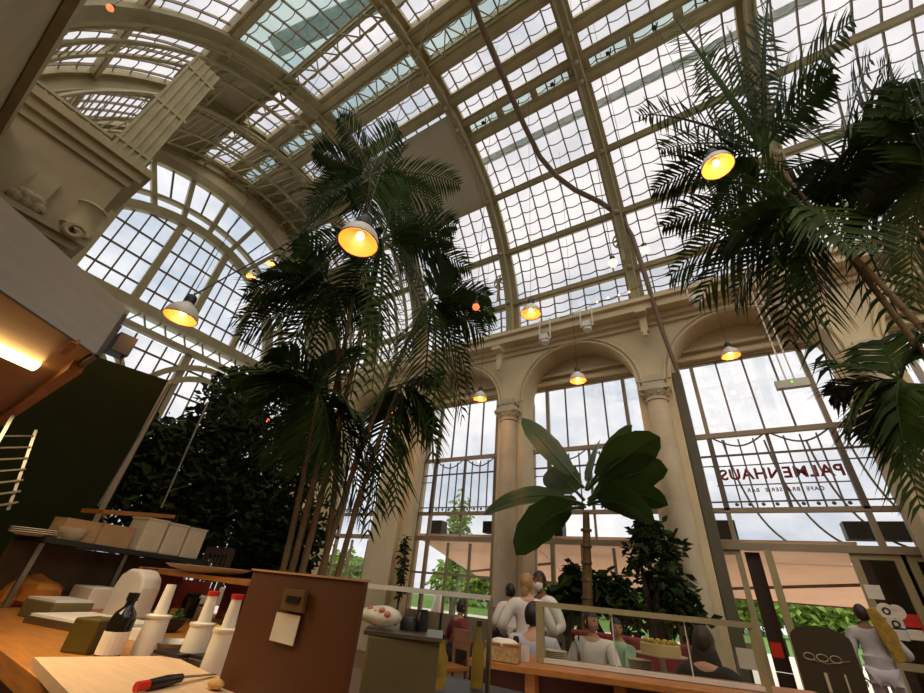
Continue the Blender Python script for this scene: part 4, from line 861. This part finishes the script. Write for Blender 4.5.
# ================================================================== people
def skin(nodes, edges, root, sub=2):
    names = list(nodes); me = bpy.data.meshes.new('tmp'); me.from_pydata([nodes[n][0] for n in names], [(names.index(a), names.index(b)) for a, b in edges], [])
    o = bpy.data.objects.new('tmp', me); COL.objects.link(o); o.modifiers.new('s', 'SKIN')
    for i, n in enumerate(names):
        r = nodes[n][1]; r = r if hasattr(r, '__len__') else (r, r)
        me.skin_vertices[0].data[i].radius = r; me.skin_vertices[0].data[i].use_root = (n == root)
    if sub: q = o.modifiers.new('u', 'SUBSURF'); q.levels = sub; q.render_levels = sub
    dg = bpy.context.evaluated_depsgraph_get(); m2 = bpy.data.meshes.new_from_object(o.evaluated_get(dg))
    v = [x.co.copy() for x in m2.vertices]; f = [list(p.vertices) for p in m2.polygons]
    bpy.data.objects.remove(o); return v, f
def person(label, loc, rz, head_top, seated=False, shirt=M_shirt, legs=M_blk, sk=M_skin, hair=M_hairb, hairlen=0, arms=((.25, .2, 1.05), (-.25, .2, 1.05)), lean=0.0, turn=0.0, sleeve=.85, mask=False, apron=None, group=None, female=False):
    """joints in metres, facing +Y; arms = wrist places (right, left)"""
    t = thing('person', label, 'person', (0, 0, 0), group)
    k = (head_top-(.0 if not seated else 0))/ (1.72 if not seated else 1.30); dz = 0 if not seated else -.42; S = .93 if female else 1
    def q(x, y, z): zz = z+dz; return Vector((x*S, y+lean*max(0, z-.95), zz))*k
    N = {'pel': (q(0, 0, .95), (.15*k*S, .11*k)), 'wst': (q(0, .005, 1.1), (.128*k*S, .098*k)), 'chs': (q(0, .0, 1.27), (.155*k*S, .11*k)), 'upc': (q(0, -.01, 1.39), (.125*k*S, .085*k)), 'nk': (q(0, 0, 1.475), .05*k), 'hd': (q(0, .02, 1.545), .055*k)}
    E_ = [('pel', 'wst'), ('wst', 'chs'), ('chs', 'upc'), ('upc', 'nk'), ('nk', 'hd')]
    H_ = []
    for s, nm, w in ((1, 'r', arms[0]), (-1, 'l', arms[1])):
        sh = q(s*.185, -.01, 1.39); wr = Vector(w)*k+Vector((0, 0, dz*k)); d = wr-sh; L = .285*k
        dl = min(d.length, 1.98*L); wr = sh+d.normalized()*dl; mid = (sh+wr)/2; hgt = math.sqrt(max(0, L*L-dl*dl/4))
        out = Vector((s*.6, -.8, -.5)); out = (out-d.normalized()*out.dot(d.normalized())).normalized(); el = mid+out*hgt; fw = (wr-el).normalized()
        N['sh'+nm] = (sh, .058*k); N['el'+nm] = (el, .043*k); N['wr'+nm] = (wr, .028*k); N['pm'+nm] = (wr+fw*.075*k, (.040*k, .018*k))
        E_ += [('upc', 'sh'+nm), ('sh'+nm, 'el'+nm), ('el'+nm, 'wr'+nm), ('wr'+nm, 'pm'+nm)]; H_.append((wr, fw, s))
    for s, nm in ((1, 'r'), (-1, 'l')):
        if seated: kn, an, to = Vector((s*.13, .44, .53)), Vector((s*.13, .42, .09)), Vector((s*.14, .57, .04)); hp = Vector((s*.095, .02, .52))
        else: kn, an, to = Vector((s*.10, .01, .5)), Vector((s*.10, -.02, .09)), Vector((s*.12, .14, .04)); hp = Vector((s*.095, 0, .9))
        N['hp'+nm] = (hp*k, .088*k); N['kn'+nm] = (kn*k, .06*k); N['an'+nm] = (an*k, .042*k); N['to'+nm] = (to*k, .036*k)
        E_ += [('pel', 'hp'+nm), ('hp'+nm, 'kn'+nm), ('kn'+nm, 'an'+nm), ('an'+nm, 'to'+nm)]
    v, f = skin(N, E_, 'pel'); b = MB(); b.add(v, f)
    T = Matrix.Rotation(turn, 3, 'Z'); hc = q(0, .03, 1.615)
    def hp_(x, y, z): return hc+T @ (Vector((x, y, z))*k)
    m = MB(); m.ball((0, 0, 0), (.075, .095, .115), 20, 14)
    hv = []
    for p in m.v:
        x, y, z = p
        if z < 0: x *= 1-.25*(-z/.115)**1.5; y = y*(1-.12*(-z/.115))+(.012*(-z/.115))
        if y > .05 and -.01 < z < .04: y -= .010*math.exp(-((abs(x)-.033)/.018)**2)
        if y > .06 and abs(x) < .012: y += .02*math.exp(-((z+.02)/.02)**2)
        hv.append(hp_(x, y, z))
    b.add(hv, m.f)
    b.add([hp_(*p) for p in ((-.013, .088, -.03), (.013, .088, -.03), (0, .118, -.028), (0, .092, .022))], [(0, 1, 2), (0, 2, 3), (2, 1, 3)])
    for s in (-1, 1): b.ball(hp_(s*.076, -.005, -.012), (.012*k, .02*k, .03*k), 8, 6)
    for wr, fw, s in H_:                      # palm with four fingers and a thumb
        side = fw.cross(Vector((0, 0, 1))); side = side.normalized() if side.length > .1 else Vector((1, 0, 0)); nr = side.cross(fw)
        pc = wr+fw*.06*k
        for i, (o_, l) in enumerate(((-.03, .065), (-.010, .078), (.010, .072), (.029, .056))):
            p0 = pc+side*o_*k; b.tube([p0, p0+fw*l*.5*k, p0+(fw*l*.8-nr*l*.25)*k, p0+(fw*l-nr*l*.55)*k], [.0095*k, .009*k, .008*k, .006*k], 6)
        p0 = wr+fw*.02*k-side*s*.02*k; b.tube([p0, p0+(fw*.03-side*s*.035)*k, p0+(fw*.06-side*s*.045-nr*.012)*k], [.012*k, .011*k, .007*k], 6)
    b.build('body', sk, t, smooth=True)
    e = MB()
    for s in (-1, 1): e.ball(hp_(s*.032, .083, .012), .010*k, 8, 6)
    e.build('eyes', M_black, t, smooth=True)
    if mask:
        m = MB(); m.ball((0, 0, 0), (.080, .104, .075), 18, 12); keep = [i for i, p in enumerate(m.v)]
        m.v = [tuple(hp_(x, y+.003, z-.055)) for x, y, z in m.v]; m.f = [g for g in m.f if sum(((Vector(m.v[i])-hc) @ T).y for i in g)/len(g) > .045*k]
        m.build('face_mask', M_paper, t, smooth=True, fix=False)
    else: MB().ball(hp_(0, .094, -.062), (.022*k, .006*k, .007*k), 8, 5, T).build('mouth', mat('lips', (160, 90, 80), .5), t, smooth=True)
    m = MB(); m.ball((0, 0, 0), (.086, .108, .124), 20, 14)
    hv = [Vector(p) for p in m.v]
    m.f = [g for g in m.f if not (sum(hv[i].y for i in g)/len(g) > .028 and sum(hv[i].z for i in g)/len(g) < .062) and sum(hv[i].z for i in g)/len(g) > -.085]
    if hairlen:
        n0 = len(m.v); wd = .125 if hairlen > .25 else .05; m.ball((0, -.045 if hairlen > .25 else -.06, -.03-hairlen/2), (wd, .05, .07+hairlen/2), 14, 10)
    m.v = [tuple(hp_(*p)) for p in m.v]; m.build('hair', hair, t, smooth=True, fix=False)
    # clothes: same joints, a little wider
    up = {n: (N[n][0], tuple(x+.021*k for x in (N[n][1] if hasattr(N[n][1], '__len__') else (N[n][1],)*2))) for n in ('pel', 'wst', 'chs', 'upc', 'shr', 'elr', 'shl', 'ell')}
    for n in ('upc', 'shr', 'shl'): up[n] = (up[n][0], tuple(x+(.012 if n == 'upc' else .003)*k for x in up[n][1]))
    up['hem'] = (q(0, .0, .80) if not seated else q(0, .03, .93), (.165*k*S, .125*k))
    up['col'] = (q(0, -.014, 1.468), .086*k); ed = [('hem', 'pel'), ('pel', 'wst'), ('wst', 'chs'), ('chs', 'upc'), ('upc', 'col'), ('upc', 'shr'), ('upc', 'shl'), ('shr', 'elr'), ('shl', 'ell')]
    for nm in 'rl':
        c = N['el'+nm][0].lerp(N['wr'+nm][0], sleeve); up['cf'+nm] = (c, .045*k); ed.append(('el'+nm, 'cf'+nm))
    v, f = skin(up, ed, 'pel'); MB().add(v, f).build('shirt', shirt, t, smooth=True)
    lw = {n: (N[n][0], tuple(x+.015*k for x in (N[n][1] if hasattr(N[n][1], '__len__') else (N[n][1],)*2))) for n in ('pel', 'hpr', 'hpl', 'knr', 'knl', 'anr', 'anl')}
    v, f = skin(lw, [('pel', 'hpr'), ('pel', 'hpl'), ('hpr', 'knr'), ('hpl', 'knl'), ('knr', 'anr'), ('knl', 'anl')], 'pel'); MB().add(v, f).build('trousers', legs, t, smooth=True)
    sh = MB()
    for nm in 'rl': a, c = N['an'+nm][0], N['to'+nm][0]; sh.ball((a+c)/2-Vector((0, 0, .025*k)), (.052*k, .14*k, .045*k), 12, 8)
    sh.build('shoes', M_black, t, smooth=True)
    if apron: MB().prism([Vector((-.17, .135, 1.0))*k, Vector((.17, .135, 1.0))*k, Vector((.2, .15, .45))*k, Vector((-.2, .15, .45))*k], (0, .008, 0)).build('apron', apron, t)
    t.location = loc; t.rotation_euler = (0, 0, rz); return t
def face_az(p, deg): return deg
def spot(px, py, Y, z=0): p = P(px, py, Y=Y); return Vector((p.x, p.y, z)), p.z
# standing staff (the heading is measured so that 0 looks at the garden, PI looks back to the bar)
l, z = spot(527, 574, 5.3); person('blond waitress in white shirt standing with her back turned before the round column', l, .5, z, shirt=M_shirt, hair=M_hairl, hairlen=.10, turn=-.5, female=True, apron=M_blk)
l, z = spot(541, 572, 5.75); person('waiter in white face mask and white shirt facing the bar beside the blond waitress', l, PI-.5, z, mask=True, turn=.3, sk=M_skin2)
l, z = spot(511, 584, 6.8); person('black-haired waiter half hidden behind the blond waitress', l, .9, z, shirt=M_shirt)
l, z = spot(533, 603, 4.75); person('dark-haired person in pale blue seated behind the left end post of the glass screen', l, .2, z, seated=True, shirt=M_blu, arms=((.2, .3, 1.1), (-.2, .3, 1.1)), turn=-.4)
l, z = spot(591, 611, 6.0); person('seated man in open white shirt behind the glass screen looking right', l, PI*.96, z, seated=True, shirt=M_shirt, turn=1.2, arms=((.2, .32, 1.12), (-.2, .32, 1.12)))
l, z = spot(617, 619, 6.7); person('seated child in mint green top behind the glass screen', l, PI*.8, z, seated=True, shirt=M_mint, hair=M_hairb, hairlen=.10, turn=1.1, female=True, arms=((.12, .36, 1.12), (-.12, .36, 1.12)))
l, z = spot(700, 627, 5.0); person('woman with long dark hair in black seen from behind, right of the cake', l, -.2, z, seated=True, shirt=M_blk, hair=mat('brown_black_hair', (40, 26, 20), .5, var=.15, scale=30), hairlen=.34)
l, z = spot(461, 600, 7.2); person('seated person in dark red shirt under the leftmost window', l, -.5, z, seated=True, shirt=M_redc)
l, z = spot(497, 608, 7.0); person('seated guest with auburn hair left of the round column', l, PI*.75, z, seated=True, shirt=M_blk, hair=mat('auburn_hair', (120, 70, 36), .5, var=.15, scale=30), hairlen=.12, female=True)
l, z = spot(858, 605, 9.3); dm = person('man in pale shirt standing in the open doorway with his back turned', l, -.2, z, hair=mat('short_dark_hair', (52, 32, 24), .6), shirt=mat('grey_white_shirt', (196, 192, 192), .85), legs=mat('pale_trousers', (200, 192, 200), .8), sk=M_skin2, arms=((.27, .25, 1.12), (-.25, .05, .85)))
by_ = spot(884, 640, 9.15)[0]; pz = P(884, 640, Y=9.15).z
tag(MB().prism([(by_.x-.08, 9.1, pz+.36), (by_.x+.03, 9.1, pz+.40), (by_.x+.16, 9.1, pz+.1), (by_.x+.15, 9.1, pz-.22), (by_.x+.05, 9.1, pz-.26), (by_.x-.04, 9.1, pz)], (0, .05, 0)).build('garment_bag', M_yel, bevel=.015), 'golden yellow folded cloth carried beside the man in the doorway', 'cloth')

# ================================================================== right-hand counter and tables
GA, GB = P(541, 662, z=1.0), P(768, 692, z=1.0)
gc = thing('service_counter', 'long orange wooden counter under the glass screen', 'counter', ((GA.x+GB.x)/2, (GA.y+GB.y)/2, 0))
gd = (GB-GA).normalized(); gn = Vector((-gd.y, gd.x, 0))
E0 = GA-gd*.55; E1 = GB+gd*.5
MB().prism([hz(E0-gn*.30, .95), hz(E1-gn*.30, .95), hz(E1+gn*.45, .95), hz(E0+gn*.45, .95)], (0, 0, .045)).build('top', M_wood2, gc, bevel=.006)
MB().prism([hz(E0-gn*.1, 0), hz(E1-gn*.1, 0), hz(E1+gn*.4, 0), hz(E0+gn*.4, 0)], (0, 0, .95)).build('body', mat('dark_red_wood', (92, 36, 18), .5, var=.1), gc)
for f_ in (.18, .42, .66, .9): z = E0.lerp(E1, f_)-gn*.2; MB().bar(hz(z, 0), hz(z, .95), .08, .08).build('leg', M_wood2, gc)
gs = thing('glass_screen', 'long framed glass screen standing on the wooden counter', 'screen', (GA.x, GA.y, 1.0))
tz = P(545, 604.5, Y=GA.y).z; q = MB(); q.bar(hz(GA, tz), hz(GB, tz), .05, .04); q.build('top_rail', M_iron, gs)
MB().bar(hz(GA, 1.015), hz(GB, 1.015), .04, .03).build('bottom_rail', M_alu, gs)
for A_ in (GA, GB): MB().bar(hz(A_, .997), hz(A_, tz+.02), .06, .05).build('post', M_iron, gs)
for f_ in (.36, .7): MB().bar(hz(GA.lerp(GB, f_), .997), hz(GA.lerp(GB, f_), tz), .008, .012).build('joint', M_alu, gs)
MB().prism([hz(GA, 1.0), hz(GB, 1.0), hz(GB, tz), hz(GA, tz)], gn*.008).build('pane', M_clear, gs)
MB().prism([hz(GA, tz), hz(GB, tz), hz(GB+gn*.32, tz), hz(GA+gn*.32, tz)], (0, 0, .008)).build('glass_shelf', M_clear, gs)
def onctr(px, off=.2):  # place on the counter behind the screen
    r = ROT @ _d(px, 660); A2 = GA+gn*off
    t = (A2.x*gd.y-A2.y*gd.x)/(r.x*gd.y-r.y*gd.x); return Vector((r.x*t, r.y*t, .996))
p = onctr(662, .22)
ck = thing('cake_stand', 'white cake stand behind the glass screen', 'stand', p)
MB().lathe([(.09, 0), (.085, .012), (.025, .02), (.022, .1), (.04, .115), (.19, .125), (.2, .135), (.19, .133), (0, .13)], p, 28).build('stand', M_alu, ck, smooth=True)
ca = thing('cake', 'round cream cake with yellow topping on the white stand', 'cake', p+Vector((0, 0, .131)))
MB().lathe([(.15, 0), (.155, .01), (.155, .07), (.145, .078), (0, .08)], p+Vector((0, 0, .131)), 28).build('cake_body', mat('cake_cream', (226, 200, 146), .7, var=.05), ca, smooth=True)
q = MB(); rnd = random.Random(4)
for i in range(14): a = i*2*PI/14; q.ball(p+Vector((.12*math.cos(a), .12*math.sin(a), .218)), (.024, .024, .018), 8, 5)
q.build('topping', mat('cake_topping', (206, 170, 66), .6), ca, smooth=True)
for i, (x, off, lab) in enumerate(((556, .18, 'plates stacked at the left end behind the glass screen'), (640, .3, 'plates stacked beside the seated child'))):
    pz_ = onctr(x, off); m = MB()
    for j in range(6): m.lathe([(.06, 0), (.1, .014), (.098, .018), (.06, .006)], pz_+Vector((0, 0, .012*j)), 16)
    tag(m.build('plate_stack', M_cream, smooth=True), lab, 'plates')
for i, x in enumerate((572, 577, 583, 632, 645, 690)):
    pz_ = onctr(x, .34+.03*(i % 2)); tag(MB().lathe([(.03, 0), (.03, .004), (.005, .01), (.005, .08), (.03, .11), (.036, .16), (.03, .2), (.029, .2), (.033, .16), (.0, .1)], pz_, 14).build('wine_glass', M_clear, smooth=True), 'stemmed wine glass behind the glass screen, %s' % ('leftmost', 'second from the left', 'third from the left', 'just right of the seated child', 'just left of the cake', 'right of the cake')[i], 'glass', 'wine glasses on the counter')
# basket and jars at the left end of the wooden counter
bp = P(503, 661, z=.996); bk_ = thing('basket', 'wicker bread basket with white cloth on the counter end', 'basket', bp)
R_ = Matrix.Rotation(.3, 3, 'Z'); MB().box(bp+Vector((0, 0, .055)), (.26, .2, .11), R_).build('body', mat('wicker', (196, 156, 100), .8, var=.2, scale=40, bump=.4), bk_, bevel=.01)
MB().box(bp+Vector((0, 0, .115)), (.27, .21, .012), R_).build('rim', M_wood2, bk_); MB().ball(bp+Vector((0, 0, .12)), (.11, .085, .035), 14, 8, jig=.5).build('cloth', M_paper, bk_, smooth=True)
for i, (x, h, m_, lab) in enumerate(((516, .16, M_black, 'black pepper mill right of the basket'), (523, .10, M_paper, 'white folded card stand right of the basket'))):
    z = P(x, 660+i, z=.996); tag((MB().lathe([(.03, 0), (.032, .02), (.02, h*.5), (.028, h*.8), (.02, h), (0, h)], z, 14) if i == 0 else MB().prism([z+Vector((-.05, 0, 0)), z+Vector((.05, 0, 0)), z+Vector((.05, 0, h)), z+Vector((-.05, 0, h))], (0, .01, 0))).build('pepper_mill' if i == 0 else 'card_stand', m_, smooth=(i == 0)), lab, 'mill' if i == 0 else 'card')
# glass display in the middle with a machine box
d0, d1 = P(352, 580.5, Y=1.75), P(491, 598, Y=2.1)
dc = thing('glass_shelf_unit', 'glass shelf unit on thin steel posts right of the brown partition', 'shelf', (d1.x, d1.y, 0))
dd_ = (d1-d0).normalized(); dn = Vector((-dd_.y, dd_.x, 0)); zt2 = d1.z
MB().prism([hz(d0, zt2), hz(d1, zt2), hz(d1+dn*.3, zt2), hz(d0+dn*.3, zt2)], (0, 0, .012)).build('shelf_pane', M_clear, dc)
MB().bar(hz(d0, zt2), hz(d1, zt2), .015, .022).build('edge_rail', M_alu, dc); 
for A_ in (d1, d1+dn*.3): MB().bar(hz(A_, 0), hz(A_, zt2), .016, .016).build('post', M_steel, dc)
MB().prism([hz(d0, CT), hz(d1, CT), hz(d1, zt2), hz(d0, zt2)], dn*.006).build('front_pane', M_clear, dc)
p0, p1 = P(368, 638, Y=1.55), P(440, 642, Y=1.72)
mb_ = thing('machine_box', 'low olive grey machine box right of the brown partition', 'machine', ((p0.x+p1.x)/2, 1.7, CT-.2))
ztm = p1.z; MB().prism([hz(p0, 0), hz(p1, 0), hz(p1*1.16, 0), hz(p0*1.16, 0)], (0, 0, ztm)).build('body', M_oli, mb_, bevel=.008)
MB().prism([hz(p0+Vector((-.02, -.01, 0)), ztm), hz(p1*.995+Vector((.012, 0, 0)), ztm), hz(p1*1.17+Vector((.012, 0, 0)), ztm), hz(p0*1.17, ztm)], (0, 0, .014)).build('top_plate', M_steel, mb_)
pk = (hz(p0, ztm+.014)*.98+hz(p1, ztm+.014)*.02)+Vector((-.06, .12, 0)); pc_ = thing('flower_package', 'pale patterned flower package lying on the machine box', 'package', pk)
MB().ball(pk+Vector((0, 0, .045)), (.13, .08, .032), 18, 10, jig=.5).build('wrap', mat('package_wrap', (214, 204, 186), .6, rgb2=(170, 176, 150), scale=12), pc_, smooth=True)
q = MB()
for i in range(5): q.ball(pk+Vector((-.06+.035*i, -.05, .06+.01*(i % 2))), (.018, .014, .014), 8, 5)
q.build('petals', mat('pink_petals', (190, 110, 104), .6), pc_, smooth=True)
pz = hz(p0, ztm+.014)*.32+hz(p1, ztm+.014)*.68+Vector((-.1, .16, 0)); tag(MB().lathe([(.028, 0), (.03, .01), (.03, .06), (.024, .075), (.024, .085), (0, .086)], pz, 14).build('tin', M_black, smooth=True), 'small black tin on the right end of the machine box', 'tin')
tag(MB().lathe([(.04, 0), (.042, .03), (.03, .05), (0, .055)], hz(p0, ztm+.014)*.52+hz(p1, ztm+.014)*.48+Vector((-.1, .16, 0)), 14).build('dark_cup', M_dark, smooth=True), 'low dark cup left of the black tin on the machine box', 'cup')
# chairs, bench, bottles, table in the middle distance
def chair(x, y, rz, lab, m=M_wood2):
    t = thing('dining_chair', lab, 'chair', (0, 0, 0), 'wooden dining chairs'); 
    MB().box((0, 0, .44), (.42, .42, .05)).build('seat', m, t, bevel=.01); MB().box((0, -.2, .78), (.42, .03, .26)).build('backrest', m, t, bevel=.01)
    for sx in (-.18, .18):
        MB().bar((sx, .18, 0), (sx, .18, .43), .035, .035).build('leg', m, t); MB().bar((sx, -.2, 0), (sx, -.2, .82), .035, .035).build('leg', m, t)
    t.location = (x, y, 0); t.rotation_euler = (0, 0, rz)
def seatpos(px, py, Y): p = P(px, py, Y=Y); return p.x, p.y
chair(*seatpos(470, 650, 4.6), 2.4, 'wooden chair with square backrest below the red-shirted guest'); chair(*seatpos(452, 640, 6.4), 2.8, 'wooden chair further back left of the round column')
for i, (x, y, lab) in enumerate(((600, 6.9, 'dark red upholstered bench behind the seated man'), (665, 6.6, 'dark red upholstered bench behind the cake'))):
    a = P(x, 640, Y=y); t = thing('red_bench', lab, 'bench', (a.x, y, 0), 'red benches'); MB().box((a.x, y, .22), (1.0, .5, .44)).build('seat', M_redc, t, bevel=.03); MB().box((a.x, y+.28, .75), (1.0, .12, .66)).build('backrest', M_redc, t, bevel=.03)
tb = P(500, 712, z=.74); t = thing('side_table', 'low pale round table at the bottom edge left of the wooden counter', 'table', (tb.x, tb.y, 0)); MB().lathe([(.42, .72), (.45, .73), (.45, .755), (0, .758)], (tb.x, tb.y, 0), 28).build('top', M_alu, t, smooth=True); MB().lathe([(.25, 0), (.24, .02), (.04, .04), (.04, .72)], (tb.x, tb.y, 0), 16).build('base', M_dark, t, smooth=True)
for i, (x, y, Yd, h, m_, lab) in enumerate(((441, 662, 2.3, .22, M_yel, 'slim yellow bottle just right of the machine box'), (478, 655, 2.6, .3, mat('amber_oil', (150, 118, 28), .3), 'amber oil bottle by the shelf unit post'))):
    z = P(x, y, Y=Yd); z.z -= h*.5; t = thing('oil_bottle', lab, 'bottle', z); MB().lathe([(.036, 0), (.038, h*.6), (.016, h*.78), (.016, h), (0, h)], z, 14).build('bottle', m_, t, smooth=True); MB().lathe([(.018, h*.96), (.018, h*1.06), (0, h*1.07)], z, 10).build('cap', M_dark, t)
zz = P(470, 682, z=.98); sbt = thing('bar_shelf', 'dark lower shelf behind the shelf unit holding oil bottles', 'shelf', (zz.x, zz.y, 0))
za = min(P(441, 662, Y=2.3).z-.11, P(478, 655, Y=2.6).z-.15); MB().box((P(462, 660, Y=2.45).x, 2.45, za-.02), (.8, .6, .04)).build('board', M_dark, sbt); MB().box((P(462, 660, Y=2.45).x, 2.45, (za-.04)/2), (.74, .5, za-.04)).build('body', M_dark, sbt)
npk = P(484, 684, Y=2.3); tag(MB().prism([Vector((npk.x-.08, 2.22, za)), Vector((npk.x+.1, 2.22, za)), Vector((npk.x+.05, 2.38, za)), Vector((npk.x-.05, 2.36, za))], (0, 0, .008)).build('napkin', M_paper), 'white napkin lying on the dark lower shelf', 'napkin')
# menu board, card and stickers by the doors
mY = 8.3; a, b = P(803, 640, Y=mY), P(838, 640, Y=mY); cxm = (a.x+b.x)/2; tzp = P(818, 626, Y=mY).z
mn = thing('menu_board', 'tall dark brown board with arched top standing in the open doorway', 'board', (cxm, mY, 0))
arc = [(cxm-.33, mY, .02), (cxm+.33, mY, .02)]+[(cxm+.33*math.cos(PI*k/10), mY, tzp-.16+.16*math.sin(PI*k/10)) for k in range(11)]
MB().prism(arc, (0, .05, 0)).build('board', mat('dark_olive_board', (62, 50, 26), .5, var=.06), mn)
q = MB()
for i in range(3): q.tube([(cxm-.18+.14*i+.06*math.cos(k*.5), mY-.005, tzp-.36+.04*math.sin(k*.5)) for k in range(13)], .006, 4)
for s in (-1, 1): q.tube([(cxm-.24, mY-.005, tzp-.38), (cxm, mY-.005, tzp-.42), (cxm+.24, mY-.005, tzp-.36)], .005, 4)
q.build('scroll_mark', M_cream, mn); MB().box((cxm-.06, mY-.006, tzp-.62), (.035, .01, .2)).build('handle_slot', M_cream, mn); MB().box((cxm+.14, mY-.006, tzp-.6), (.02, .01, .18)).build('handle_slot', M_cream, mn)
cd = P(748, 659, Y=5.2); t = thing('card_sign', 'small blank white card on a short stand right of the dark-haired woman', 'card', cd); MB().box(cd, (.16, .02, .15)).build('card', M_paper, t); MB().bar(hz(cd, 0), cd-Vector((0, -.01, .07)), .02, .02).build('post', M_dark, t)
rs = P(777, 650, Y=9.8); tag(MB().box(rs, (.16, .03, .2)).build('red_notice', M_red), 'small red notice on the dark door leaf left of the doorway', 'notice')
st = [((874, 592), .2, .2, M_paper, 'white square sticker on the glass door, topmost'), ((886, 611), .22, .22, M_paper, 'round white sticker with dark centre, left of a pair'), ((897, 612), .2, .2, M_paper, 'round white sticker, right of a pair'), ((896, 624), .2, .14, M_alu, 'white sticker with a black ring below the round pair'), ((912, 622), .2, .2, M_red, 'red square sticker on the glass door'), ((899, 634), .2, .16, M_alu, 'pale sticker in the bottom row, left'), ((916, 634), .18, .16, M_paper, 'pale sticker in the bottom row, right')]
for i, ((x, y), w, h, m_, lab) in enumerate(st):
    p = P(x, y, Y=WIN-.045); 
    m = MB().box(p, (w, .008, h)) if i not in (1, 2) else MB().lathe([(w/2, 0), (w/2, .008)], p, 20, Matrix.Rotation(PI/2, 3, 'X'))
    o = thing('door_sticker', lab, 'sticker', p, 'stickers on the glass door'); m.build('sheet', m_, o)
    if i in (1, 3): MB().lathe([(.03, 0), (.05, 0), (.05, .006), (.03, .006)], p+Vector((0, -.012, 0)), 18, Matrix.Rotation(PI/2, 3, 'X'), False).build('ring_mark', M_black, o)
# white folded parasol outside
fp = P(437, 605, Y=13); t = thing('folded_parasol', 'white folded parasol outside the leftmost window', 'parasol', (fp.x, 13, 0)); MB().lathe([(.2, fp.z-.6), (.24, fp.z-.4), (.12, fp.z+.2), (.04, fp.z+.4), (0, fp.z+.42)], (fp.x, 13, 0), 12).build('cover', M_alu, t, smooth=True); MB().bar((fp.x, 13, -.04), (fp.x, 13, fp.z), .05, .05).build('pole', M_dark, t)
